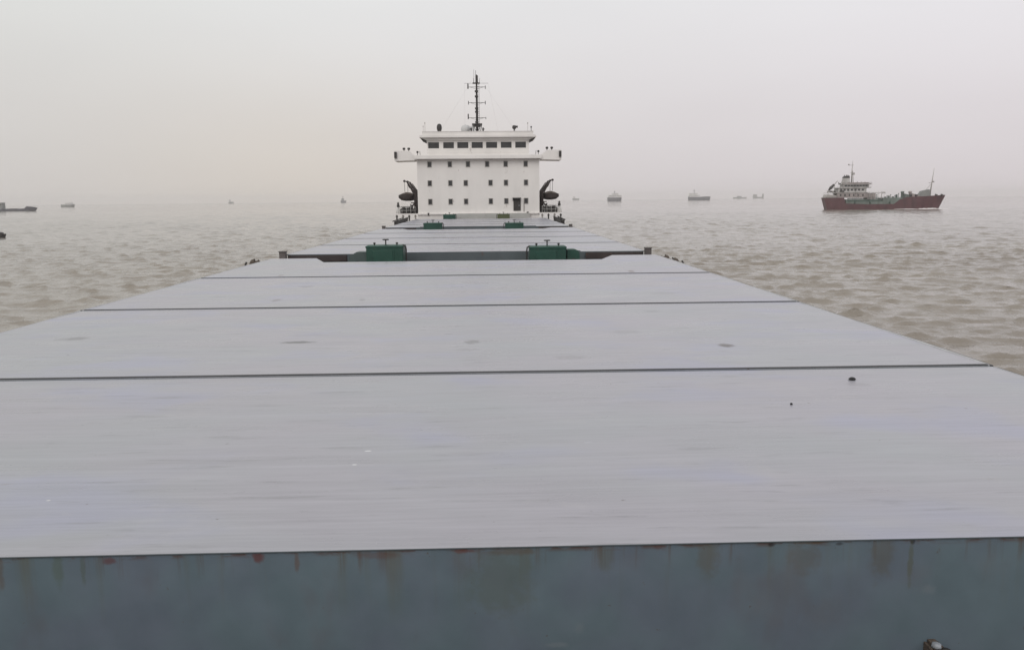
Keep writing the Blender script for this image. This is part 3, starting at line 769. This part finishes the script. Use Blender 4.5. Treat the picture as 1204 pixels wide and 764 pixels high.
hc = [hatch_cover(0, HATCH_Y[0], [11.45, 19.0, 26.8], 33.4, 35.8, 'top_first', 'foremost grey hatch cover filling the lower half of the view, with rust streaked front plate'),
      hatch_cover(1, HATCH_Y[1], [46.1, 53.9, 62.0], 69.4, 71.7, 'top', 'grey hatch cover right behind the two biggest green ventilator boxes, second from the bow'),
      hatch_cover(2, HATCH_Y[2], [83.0, 91.0, 99.0], 106.2, 108.2, 'top', 'small looking farthest grey hatch cover, just in front of the white accommodation block')]

# ------------------------------------------------------------------ green ventilator boxes in the gaps between the covers
def vent_box(mat, s, w=1.66, h=2.65):
    t = thing('ventilator_box', '', 'ventilator', (0, 0, 5.22), 0, 'green ventilator boxes between the hatch covers')
    bm = NB(); box(bm, -w/2, w/2, -0.55, 0.55, 0, h, bevel=0.05)
    box(bm, -w/2 - 0.02, w/2 + 0.02, -0.57, 0.57, h - 0.1, h - 0.02, bevel=0.01)
    for x in (-w/4, w/4): box(bm, x - 0.02, x + 0.02, -0.575, -0.552, 0.5, h - 0.15)
    build('box_body', bm, mat, t)
    bm = NB(); box(bm, -w*0.32, w*0.22, -0.58, -0.553, h - 1.5, h - 0.22, bevel=0.01)
    for z_ in (h - 1.2, h - 0.5): box(bm, -w*0.34, -w*0.29, -0.6, -0.581, z_ - 0.06, z_ + 0.06)
    box(bm, w*0.14, w*0.2, -0.61, -0.581, h - 0.85, h - 0.7); build('access_door', bm, mat, t)
    bm = NB(); tube(bm, [(0, 0, h), (0, 0, h + 0.23)], 0.03, 8)
    tube(bm, [(-0.125, 0, h + 0.24), (0.125, 0, h + 0.24)], 0.028, 6); tube(bm, [(0, -0.125, h + 0.24), (0, 0.125, h + 0.24)], 0.028, 6)
    pts = [(0.125*math.cos(a), 0.125*math.sin(a), h + 0.24) for a in np.linspace(0, 2*PI, 17)]
    tube(bm, pts, 0.028, 6, cap=False); build('handwheel', bm, 'dark', t)
    bm = NB(); x = s*(w/2 + 0.12)
    tube(bm, [(s*(w/2 - 0.15), -0.3, h - 0.06), (s*(w/2), -0.3, h + 0.0), (x - s*0.02, -0.3, h - 0.05), (x, -0.3, h - 0.2), (x, -0.3, 0.2)], 0.035, 8); build('bent_pipe', bm, 'dark', t)
    for xx in (-0.5, 0.52):
        bm = NB(); tube(bm, [(xx, -0.1, h), (xx, -0.1, h + 0.05)], 0.03, 6); lathe(bm, [(0, 0.04), (0.055, 0.05), (0.055, 0.11), (0, 0.13)], (xx, -0.1, h), 8); build('wing_nut', bm, 'dark', t)
    return t
VB = {}
for row, Yb, items in ((0, 37.0, ((433, 475, 288.2), (621.5, 665, 289.1))), (1, 73.6, ((499, 521, 262.2), (593.3, 616.5, 261.9))), (2, 110.0, ((522, 537, 252.2), (585, 600, 251.8)))):
    for j, (a, b, ty) in enumerate(items):
        s = 1 if j == 0 else -1
        cx = (at(a, 300, Yb).x + at(b, 300, Yb).x)/2; zt_ = at(a, ty, Yb).z
        mat = 'olive' if (row, j) == (2, 1) else 'green'
        if (j, mat) not in VB:
            VB[(j, mat)] = vent_box(mat, s)
            o = VB[(j, mat)]
        else:
            o = copy_tree(VB[(j, mat)], (0, 0, 0))
        o.location = (cx, Yb, zt_ - 2.65)
        o['label'] = {(0, 0): 'big green ventilator box with handwheel behind the foremost hatch cover, at the left',
                      (0, 1): 'big green ventilator box with handwheel behind the foremost hatch cover, at the right',
                      (1, 0): 'middle sized green ventilator box at the left, in the gap before the farthest hatch cover',
                      (1, 1): 'middle sized green ventilator box at the right, in the gap before the farthest hatch cover',
                      (2, 0): 'smallest green ventilator box, below the left half of the white accommodation block',
                      (2, 1): 'small olive brown ventilator box below the dark door of the white accommodation block'}[(row, j)]
# low green locker right beside the right box of the first gap, grey-green one beside the left box
for px0, px1, py, mat, nm, lab in ((666, 680.5, 292.8, 'green', 'deck_locker', 'low green deck locker with a rounded corner, right against the big right ventilator box'),
                               (411.5, 432, 296.0, 'greygreen', 'deck_locker', 'low grey green deck locker with a cut corner, left against the big left ventilator box')):
    Yb = 37.1
    a, b = at(px0, py, Yb), at(px1, py, Yb)
    t = thing(nm, lab, 'locker', ((a.x + b.x)/2, Yb, 5.22)); w = (b.x - a.x)/2; h = a.z - 5.22
    bm = NB()
    if mat == 'green': prism(bm, [(-w, 0), (w, 0), (w, h - 0.2), (w - 0.06, h - 0.06), (w - 0.2, h), (-w, h)], 'y', -0.4, 0.4)
    else: prism(bm, [(-w, 0), (w, 0), (w, h), (-w + 0.35, h), (-w, h - 0.22)], 'y', -0.4, 0.4)
    build('locker_body', bm, mat, t)
    bm = NB(); box(bm, -w + 0.3, w - 0.1, -0.43, -0.402, 0.6, 0.66); box(bm, -0.05, 0.05, -0.45, -0.402, h - 0.55, h - 0.4); build('hasp', bm, 'dark', t)

# deck vents along the ship's sides
def deck_vent(size):
    t = thing('deck_vent', '', 'vent', (0, 0, 0), 0, 'rusty vent heads along the side decks')
    bm = NB(); tube(bm, [(0, 0, 0), (0, 0, 1.1)], 0.09, 8); build('vent_pipe', bm, 'brown', t)
    bm = NB(); tube(bm, [(0, 0, 1.05), (0, 0, 1.2), (0.05, 0, 1.3), (0.16, 0, 1.35), (0.28, 0, 1.32), (0.34, 0, 1.2)], [0.1, 0.11, 0.12, 0.13, 0.14, 0.16], 10); build('vent_head', bm, 'rust', t)
    bm = NB(); tube(bm, [(-0.3, 0, 0), (-0.3, 0, 1.2), (-0.24, 0, 1.3)], 0.05, 6); build('side_pipe', bm, 'dark', t)
    return t
v0 = deck_vent(1)
def place_vent(o, px, py, xw, rz, label):
    d = ray(px, py); k = (xw - CAM.x)/d.x; p = CAM + d*k
    o.location = (p.x, p.y, p.z - 1.36); o.rotation_euler = (0, 0, rz); o['label'] = label
place_vent(v0, 295.5, 306.8, -11.0, 0.0, 'rusty bent vent head sticking up at the left edge of the foremost hatch cover')
place_vent(copy_tree(v0, (0, 0, 0)), 785.5, 301.5, 11.0, PI, 'rusty vent head at the right hatch edge, the one nearer to the grey corner post')
place_vent(copy_tree(v0, (0, 0, 0)), 796.5, 305.2, 11.0, PI, 'rusty vent head at the right hatch edge, the one farther from the grey corner post')
place_vent(copy_tree(v0, (0, 0, 0)), 674.5, 267.4, 10.6, PI, 'small dark vent head right of the corner of the farthest hatch cover')

# small things lying on or fixed to the foremost cover
def lump(name, p, r, seed, label, mat='coal'):
    bm = NB(); bmesh.ops.create_icosphere(bm, subdivisions=3, radius=1.0)
    rg = random.Random(seed)
    ks = [(Vector((rg.uniform(-1, 1), rg.uniform(-1, 1), rg.uniform(-1, 1))).normalized(), rg.uniform(-0.35, 0.35)) for _ in range(9)]
    for v in bm.verts:
        n = v.co.normalized(); f = 1 + sum(a*max(0, n.dot(k))**4 for k, a in ks)
        v.co = Vector((n.x*f*r[0], n.y*f*r[1], (n.z*f + 0.75)*r[2]))
    o = build(name, bm, mat); o.location = p
    return tag(o, label, 'lump', 'dark lumps lying on the foremost hatch cover')
p = gp(1001, 446.5, HATCH_Z); lump('dirt_lump', p, (0.055, 0.05, 0.022), 1, 'larger dark lump lying near a joint line on the right of the foremost hatch cover')
p = gp(930.5, 475.5, HATCH_Z); lump('dirt_lump', p, (0.017, 0.017, 0.012), 2, 'tiny dark lump on the foremost hatch cover, left of and nearer than the larger lump')
# rusty cleat bolt on the front plate at the bottom of the view
p = at(1100, 759, HATCH_Y[0] - 0.1)
t = thing('rusty_cleat', 'rusty cleat with a pale cap on the dark front plate at the bottom right', 'cleat', (p.x, HATCH_Y[0] - 0.034, p.z))
bm = NB(); box(bm, -0.03, 0.03, -0.11, 0.001, -0.13, 0.022, bevel=0.008)
for x in (-0.045, 0.045): box(bm, x - 0.01, x + 0.01, -0.1, 0.001, -0.16, 0.0, bevel=0.004)
build('cleat_bracket', bm, 'rust', t)
bm = NB(); lathe(bm, [(0, -0.03), (0.034, -0.03), (0.04, -0.02), (0.034, 0.0), (0.02, 0.006), (0.0, 0.008)], (-0.005, -0.085, 0.03), 6); build('cleat_cap', bm, 'paleiron', t)
bm = NB(); tube(bm, [(-0.07, -0.12, -0.03), (0.075, -0.12, -0.045)], 0.016, 8); tube(bm, [(0.03, -0.14, 0.0), (-0.025, -0.15, -0.2)], 0.02, 8)
lathe(bm, [(0, -0.02), (0.03, -0.02), (0.03, 0.02), (0, 0.02)], (0.045, -0.13, -0.01), 6); build('cleat_bolt', bm, 'dark', t)
bm = NB(); lathe(bm, [(0, -0.05), (0.04, -0.04), (0.045, 0.0), (0.03, 0.03), (0, 0.035)], (-0.035, -0.12, -0.045), 10); build('cleat_nut', bm, 'rust', t)

# ------------------------------------------------------------------ other vessels
def ship_mat(name, col, var=0.15, rough=0.55, rust=0.1, scale=0.25): return paint(name, col, rough, var, scale, rust, streak=(1, 1, 0.4))
M['t_red'] = ship_mat('tanker_red_hull', (0.075, 0.024, 0.029), 0.35, rust=0.2)
M['t_green'] = ship_mat('tanker_green_deck', (0.115, 0.14, 0.125), 0.4, rust=0.2)
M['t_dkgreen'] = ship_mat('tanker_dark_green', (0.04, 0.07, 0.055), 0.3)
M['t_white'] = ship_mat('tanker_white', (0.40, 0.385, 0.375), 0.3, rust=0.3)
M['t_pink'] = ship_mat('tanker_pink_house', (0.29, 0.25, 0.245), 0.35, rust=0.3)
M['foam'] = ship_mat('bow_foam', (0.8, 0.79, 0.77), 0.05, 0.7, 0.0)
M['f_dark'] = ship_mat('far_hull_dark', (0.07, 0.07, 0.085))
M['f_grey'] = ship_mat('far_hull_grey', (0.20, 0.21, 0.20))
M['f_white'] = ship_mat('far_house_white', (0.6, 0.59, 0.58))

def vessel_hull(L, B, sheer, bow=0.06, stern=0.03, depth=1.2, n=25):
    """hull along +x (stern at 0, bow at L); sheer: list of (x, z) for the top edge"""
    xs_ = sorted(set(list(np.linspace(0, L, n)) + [p[0] for p in sheer] ))
    sx_ = [p[0] for p in sheer]; sz_ = [p[1] for p in sheer]
    bm = NB(); rings = []
    for x in xs_:
        t = x/L
        full = min(1.0, ((1 - t)/0.28))**0.6 if t > 0.72 else (min(1, 0.72 + t/0.1*0.28))
        hb = max(B/2*full, 0.12)
        wl = hb*(0.97 if t < 0.75 else max(0.12, 0.97 - (t - 0.75)*2.2))
        zt_ = float(np.interp(x, sx_, sz_))
        sh = -bow*L*max(0, (t - 0.7)/0.3)**1.5 + stern*L*max(0, (0.1 - t)/0.1)
        rings.append([bm.verts.new((x + a*sh, yy, z)) for yy, z, a in ((-hb, zt_, 0), (-(hb + wl)/2, zt_*0.45, 0.55), (-wl, 0, 1), (-wl*0.9, -depth, 1.1), (wl*0.9, -depth, 1.1), (wl, 0, 1), ((hb + wl)/2, zt_*0.45, 0.55), (hb, zt_, 0))])
    for a, b in zip(rings, rings[1:]):
        for i in range(7): bm.faces.new((a[i], a[i+1], b[i+1], b[i]))
        bm.faces.new((a[7], a[0], b[0], b[7]))
    bm.faces.new(rings[0]); bm.faces.new(rings[-1])
    return bm

# --- red and green tanker under way on the right
p0, p1 = gp(967.5, 247.6), gp(1103, 246.4)
TL = 88.0
base = gp(966.5, 246.6)
pb = None
ang = math.radians(-10)
t = thing('tanker', 'red hulled tanker with green deck gear and white stern bridge, under way to the right', 'ship', (base.x, base.y, 0), ang); t.scale = (0.995, 0.995, 0.995)
sp_ = [(0, 9.0), (14, 8.8), (15.5, 4.6), (30, 3.9), (50, 4.0), (54, 7.2), (60, 9.0), (72, 9.5), (TL, 10.3)]
build('tanker_hull', vessel_hull(TL, 14, sp_, 0.05, 0.03), 't_red', t)
bm = NB()
box(bm, 15.6, 53, -6.3, 6.3, 3.6, 6.0); box(bm, 15.8, 60, -5.2, 5.2, 6.02, 7.6)
box(bm, 42, 56, -6.2, 6.2, 6.01, 8.6)
td = build('trunk_deck', bm, 't_green', t)
bm = NB()
for yy, zz in ((-5.6, 7.0), (-5.9, 6.4), (-4.8, 8.0), (-4.3, 8.2)): tube(bm, [(17, yy, zz), (58, yy, zz)], 0.2, 6)
for x in np.arange(17, 58, 3.1): tube(bm, [(x, -5.8, 6.0), (x, -5.8, 9.2)], 0.09, 5)
for z in (8.6, 9.2): tube(bm, [(17, -5.8, z), (58, -5.8, z)], 0.06, 5)
for x in (22, 33, 47): tube(bm, [(x, -6.6, 4.2), (x, -6.6, 6.4)], 0.5, 8)
box(bm, 18, 40, -6.45, -6.32, 5.9, 6.9)
build('deck_pipes', bm, 't_dkgreen', td)
for x, h in ((47, 10.2), (50, 9.6), (52.5, 11.0), (44.5, 9.4), (37, 10.5)):
    bm = NB(); box(bm, x - 0.6, x + 0.6, -3.5, -2.3, 7.605, h, bevel=0.1); build('deck_valve', bm, 't_dkgreen' if x > 48 else 't_green', td)
    bm = NB(); tube(bm, [(x + 1, -4, 7.6), (x + 1, -4, h + 0.4)], 0.18, 6); lathe(bm, [(0, 0), (0.4, 0.1), (0.4, 0.5), (0, 0.6)], (x + 1, -4, h + 0.3), 8); build('tank_vent', bm, 't_dkgreen', td)
bm = NB(); tube(bm, [(33, -1.5, 7.6), (33, -1.5, 12.5)], 0.3, 8); tube(bm, [(33, -1.5, 12.2), (43, -2, 12.6), (45, -2, 12.0)], 0.22, 6); tube(bm, [(44, -2, 12.0), (44, -2, 8)], 0.07, 5)
box(bm, 42.6, 44.6, -2.6, -1.4, 12.0, 13.0); build('hose_crane', bm, 't_white', t)
for x, hh in ((57.0, 13.4), (62.5, 13.4)):
    bm = NB(); lathe(bm, [(1.0, 8.5), (1.0, hh - 1.6), (1.3, hh - 1.2), (1.3, hh - 0.2), (0.0, hh)], (x, -1.5, 0), 12)
    prism(bm, [(x + 1, 9), (x + 7, 9.4), (x + 5, 10.6), (x + 1.2, 11.6)], 'y', -3, 0)
    build('mast_house', bm, 't_pink' if x > 60 else 't_green', t)
# stern house, tier by tier
bm = NB(); box(bm, 9, 31, -6, 6, 8.8, 12.6); box(bm, 31.01, 37, -5, 5, 7.6, 12.2); lower = build('lower_house', bm, 't_pink', t)
bm = NB(); box(bm, 8.2, 31.6, -6.6, 6.6, 12.62, 13.0); box(bm, 9.5, 30, -5.8, 5.8, 13.01, 16.0); box(bm, 8.6, 33, -6.6, 6.6, 16.01, 16.4); mid = build('upper_house', bm, 't_white', t)
bm = NB(); box(bm, 13.5, 31.8, -5.6, 5.6, 16.41, 18.6); box(bm, 12.5, 33.6, -6.8, 6.8, 18.61, 18.95); wh_ = build('bridge_house', bm, 't_white', t)
for x in np.arange(14.3, 31, 2.1):
    bm = NB(); box(bm, x, x + 1.75, -5.68, -5.605, 17.0, 18.4); build('bridge_window', bm, 'glass', wh_)
for x in np.arange(11, 29, 2.6):
    bm = NB(); box(bm, x, x + 1.5, -5.88, -5.805, 14.0, 15.5); build('cabin_window', bm, 'glass', mid)
for x in np.arange(11, 30, 3.2):
    bm = NB(); box(bm, x, x + 1.1, -6.08, -6.005, 10.0, 11.6); build('cabin_window', bm, 'glass', lower)
bm = NB()
for z in (19.5, 20.1): tube(bm, [(13, -6.6, z), (33.4, -6.6, z)], 0.1, 5)
for x in np.arange(13, 33.5, 1.7): tube(bm, [(x, -6.6, 18.9), (x, -6.6, 20.1)], 0.1, 5)
box(bm, 16, 31, -6.55, -6.5, 19.0, 20.2)
build('bridge_top_rail', bm, 't_pink', wh_)
for z, x0, x1 in ((17.2, 9, 33), (13.7, 2, 9), (9.9, 0.6, 9)):
    bm = NB()
    for dz in (-0.5, 0): tube(bm, [(x0, -6.6, z + dz), (x1, -6.6, z + dz)], 0.07, 5)
    for x in np.arange(x0, x1 + 0.1, 2.0): tube(bm, [(x, -6.6, z - 1.1), (x, -6.6, z)], 0.07, 5)
    build('guard_rail', bm, 't_white', t)
bm = NB(); box(bm, 2, 9, -6.4, 6.4, 12.3, 12.6); 
for x in (2.6, 5.5): tube(bm, [(x, -6, 8.8), (x, -6, 12.3)], 0.15, 6)
build('stern_platform', bm, 't_white', t)
bm = NB(); prism(bm, [(13, 18.96), (19, 18.96), (18.4, 23.6), (14.2, 23.6)], 'y', -2, 2); fn = build('funnel', bm, 't_white', t)
bm = NB(); prism(bm, [(13.9, 23.61), (18.7, 23.61), (18.2, 25.4), (14.6, 25.0)], 'y', -2.1, 2.1)
for x in (15.2, 16.6, 17.6): tube(bm, [(x, 0, 25.0), (x, 0, 26.0)], 0.3, 6)
build('funnel_top', bm, 'dark', fn)
bm = NB(); tube(bm, [(20.5, 0, 18.9), (20.3, 0, 28), (20.6, 0, 36.5)], [0.55, 0.32, 0.12], 6)
tube(bm, [(21.8, 0, 18.9), (20.9, 0, 29)], 0.25, 6)
tube(bm, [(17.6, 0, 33.2), (21.4, 0, 33.2)], 0.16, 5); lathe(bm, [(0, 33.2), (0.5, 33.3), (0.5, 34.1), (0, 34.2)], (17.8, 0, 0), 8)
tube(bm, [(19.4, 0, 27.5), (22.4, 0, 27.5)], 0.2, 5); box(bm, 20.8, 22.4, -0.5, 0.5, 26, 27.2); build('main_mast', bm, 'frame', t)
# clutter on the tanker's decks
ck = random.Random(11)
for x in np.arange(10, 33, 2.7):
    bm = NB(); h_ = ck.uniform(0.6, 1.6); tube(bm, [(x, -5.0, 18.95), (x, -5.0, 18.95 + h_ + 0.6)], ck.uniform(0.1, 0.35), 6); box(bm, x + 0.5, x + 1.6, -5.4, -4.2, 18.96, 18.96 + h_*0.8); build('roof_fitting', bm, ck.choice(['frame', 'dark', 't_white']), t)
for x in (32.5, 35.0, 38.5, 41.0):
    bm = NB(); tube(bm, [(x, -5.6, 7.6), (x, -5.6, ck.uniform(12, 14.2))], 0.22, 6); tube(bm, [(x, -5.6, 11.6), (x + 1.8, -5.6, 12.2)], 0.14, 5); build('deck_post', bm, ck.choice(['frame', 't_white']), t)
bm = NB()
for x in np.arange(9.4, 31, 1.5): tube(bm, [(x, -6.5, 8.9), (x, -6.5, 12.6)], 0.11, 5)
build('stanchions', bm, 'frame', t)
for x in (3.6, 6.4, 10.8, 12.6):
    bm = NB(); tube(bm, [(x, -6.3, 13.7), (x + 1.3, -6.3, 13.7)], 0.5, 8); build('life_raft', bm, 'dark', t)
bm = NB(); prism(bm, [(1.0, 9.0), (8.8, 8.9), (8.8, 10.6), (2.0, 11.4)], 'y', -5.9, 5.9); build('stern_bulwark', bm, 'frame', t)
for x in (62, 66, 80, 84):
    bm = NB(); tube(bm, [(x, -3, 9.2), (x, -3, 11.2)], 0.3, 6); tube(bm, [(x - 0.5, -3.4, 10.3), (x + 1.2, -3.4, 10.3)], 0.6, 8); build('mooring_winch', bm, 'dark', t)
# stern lifeboat on its ramp
bm = NB()
tube(bm, [(3.2, -4, 14.4), (4.6, -4, 16.2), (7.0, -4, 18.8)], [0.5, 1.15, 0.8], 8); fb = build('stern_lifeboat', bm, 'dark', t)
bm = NB(); tube(bm, [(2.2, -4, 12.6), (8.5, -4, 20.5), (9.5, -4, 21.5)], 0.28, 6); tube(bm, [(7.5, -4, 12.6), (7.5, -4, 18.5)], 0.2, 6); box(bm, 2.4, 8.5, -6.2, -2.5, 13.0, 14.2); build('boat_ramp', bm, 'frame', fb)
bm = NB(); prism(bm, [(68, 9.2), (76.5, 9.6), (75.8, 14.6), (70.5, 13.4)], 'y', -2.5, 2.5); build('bow_house', bm, 'f_grey', t)
bm = NB(); tube(bm, [(77, 0, 9.5), (77.8, 0, 19), (78.8, 0, 30)], [0.55, 0.35, 0.12], 6); tube(bm, [(75.5, 0, 19.4), (79.6, 0, 19.9)], 0.18, 5); lathe(bm, [(0, 19.6), (0.7, 19.7), (0.7, 20.7), (0, 20.9)], (78.7, 0, 0), 8)
tube(bm, [(74, 0, 14), (77.6, 0, 19)], 0.14, 5); build('bow_mast', bm, 'frame', t)
tanker = t
# foam pushed up by the bow: crumpled low sheet on the water, one thing nobody could count
bm = NB()
fr = random.Random(3)
for (x0, x1, y0, amp) in ((60, 84, -5.5, 0.5), (66, 90, -8.2, 0.35), (50, 70, -7.4, 0.16)):
    n = 22; prev = None
    for i in range(n + 1):
        u = i/n; x = x0 + (x1 - x0)*u
        bow_in = max(0, (x - 64))*0.26
        wdt = 0.6 + 1.6*math.sin(PI*u)*fr.uniform(0.6, 1.1)
        yy = y0 + bow_in + fr.uniform(-0.3, 0.3)
        z = amp*math.sin(PI*min(1, u*1.1))*fr.uniform(0.7, 1.3)
        row = [bm.verts.new((x, yy - wdt, 0.02)), bm.verts.new((x, yy, 0.12 + z*1.6)), bm.verts.new((x, yy + wdt*0.7, 0.05))]
        if prev:
            for k_ in range(2): bm.faces.new((prev[k_], prev[k_+1], row[k_+1], row[k_]))
        prev = row
fo = build('bow_foam', bm, 'foam'); fo.location = tanker.location; fo.rotation_euler = tanker.rotation_euler; fo.scale = tanker.scale
tag(fo, 'white foam thrown up on the water along the bow of the red tanker', 'foam', kind='stuff')

# --- ships farther off; lengths and heights in metres
def far_ship(name, label, cat, px0, px1, ybase, hull_px, hull_mat, house=None, masts=(), flip=False, B=None, D=None, sheer=None, extra=None):
    a = gp((px0 + px1)/2, ybase) if D is None else None
    Dd = a.y if a is not None else D
    c = at((px0 + px1)/2, ybase, Dd)
    mpp = (Dd - CAM.y)/F_PX
    L = (px1 - px0)*mpp; H = hull_px*mpp
    t = thing(name, label, cat, (c.x - L/2*(1 if not flip else -1), Dd, 0), PI if flip else 0, 'ships far off in the haze')
    sh = sheer or [(0, 1.0), (0.75, 0.92), (1.0, 1.1)]
    build('hull', vessel_hull(L, B or max(8, L*0.17), [(u*L, v*H) for u, v in sh], 0.05, 0.02, 0.9, 15), hull_mat, t)
    for (u0, u1, z0_, z1_, mat, pn) in (house or ()):
        bm = NB(); b_ = (B or max(8, L*0.17))*0.36
        box(bm, u0*L, u1*L, -b_, b_, z0_*H, z1_*H); box(bm, (u0 - 0.01)*L, (u1 + 0.01)*L, -b_*1.1, b_*1.1, z1_*H + 0.01, z1_*H + 0.35)
        part = build(pn, bm, mat, t)
        if pn == 'deckhouse':
            bm = NB(); n = max(3, int((u1 - u0)*L/3)); w = (u1 - u0)*L/n; zz = z0_*H + (z1_ - z0_)*H*0.62
            for i in range(n):
                for sgn in (-1, 1): box(bm, u0*L + (i + 0.25)*w, u0*L + (i + 0.75)*w, sgn*b_ - 0.06, sgn*b_ + 0.06, zz, zz + (z1_ - z0_)*H*0.18)
            build('window_row', bm, 'glass', part)
    for (u, z0_, z1_, r) in masts:
        bm = NB(); tube(bm, [(u*L, 0, z0_*H), (u*L, 0, z1_*H)], [r*mpp, r*mpp*0.6], 6); tube(bm, [(u*L - 1.2*mpp, 0, (z0_*0.3 + z1_*0.7)*H), (u*L + 1.2*mpp, 0, (z0_*0.3 + z1_*0.7)*H)], r*mpp*0.5, 5)
        build('mast', bm, 'f_dark', t)
    return t
far_ship('barge', 'low dark laden barge with a pale deckhouse at the left edge of the view', 'barge', -4, 43.5, 248.3, 2.6, 'f_dark',
         [(0.02, 0.2, 0.8, 3.6, 'f_grey', 'deckhouse')], [(0.1, 3.4, 4.6, 0.25)], sheer=[(0, 1.2), (0.1, 0.9), (0.45, 1.15), (0.65, 1.0), (0.74, 1.15), (0.78, 2.0), (0.88, 1.8), (0.95, 1.55), (1, 1.3)], B=11)
far_ship('far_ship', 'pale grey blocky ship in the haze right of the dark barge', 'ship', 73, 88, 243.6, 2.9, 'f_grey',
         [(0.35, 0.8, 0.9, 1.6, 'f_white', 'deckhouse')], B=14)
far_ship('far_ship', 'very faint pale speck of a ship on the left horizon, left of a darker speck', 'ship', 254, 260, 0, 2.0, 'f_grey',
         [(0.1, 0.5, 0.8, 2.2, 'f_white', 'deckhouse')], D=4300)
far_ship('far_ship', 'small darker ship speck on the horizon nearest the left lifeboat', 'ship', 391, 397.5, 0, 2.6, 'f_dark',
         [(0.15, 0.6, 0.9, 1.9, 'f_grey', 'deckhouse')], [(0.4, 1.8, 2.9, 0.3)], D=4000)
far_ship('far_ship', 'faintest low ship just right of the right hand lifeboat', 'ship', 674, 682, 0, 2.2, 'f_grey',
         [(0.1, 0.4, 0.8, 1.8, 'f_white', 'deckhouse')], D=5000)
far_ship('far_ship', 'dark blocky ship seen almost end on, white house across it, nearest the right lifeboat', 'ship', 714.5, 731, 236.8, 4.4, 'f_dark',
         [(0.08, 0.95, 1.0, 1.55, 'f_white', 'deckhouse'), (0.3, 0.72, 1.6, 2.05, 'f_white', 'bridge_house')], [(0.48, 2.0, 2.75, 0.35)], B=30, sheer=[(0, 1.0), (0.5, 0.97), (1, 1.0)])
far_ship('far_ship', 'far dark hulled ship with its white house and mast at its left end', 'ship', 809, 835.5, 235.6, 4.0, 'f_dark',
         [(0.03, 0.5, 1.0, 1.5, 'f_white', 'deckhouse'), (0.05, 0.4, 1.55, 2.0, 'f_white', 'bridge_house')], [(0.26, 1.9, 3.2, 0.35)], sheer=[(0, 1.0), (0.5, 0.95), (0.8, 1.1), (1, 1.05)])
far_ship('far_ship', 'very faint low ship in the haze left of the tanker', 'ship', 870, 886, 0, 1.8, 'f_grey',
         [(0.3, 0.6, 0.9, 1.7, 'f_grey', 'deckhouse')], D=5200)
far_ship('far_ship', 'faint ship with both ends raised, in the haze just left of the tanker', 'ship', 894, 907, 0, 2.0, 'f_grey',
         [(0.02, 0.35, 0.9, 2.3, 'f_grey', 'deckhouse'), (0.86, 0.97, 0.9, 2.6, 'f_grey', 'bow_house')], D=5600)
# dark buoy boat cut by the left edge of the picture
p = gp(0.5, 279.6)
t = thing('work_boat', 'small black boat on the near water, cut by the left edge of the view', 'boat', (p.x - 2.6, p.y, 0.0))
build('boat_hull', vessel_hull(4.4, 2.0, [(0, 1.1), (2, 0.9), (4.4, 1.2)], 0.08, 0.02, 0.6, 11), 'dark', t)
bm = NB(); prism(bm, [(0.6, 0.9), (3.4, 0.9), (3.3, 1.5), (2.3, 1.75), (0.6, 1.7)], 'y', -0.7, 0.7); build('cabin', bm, 'dark', t)
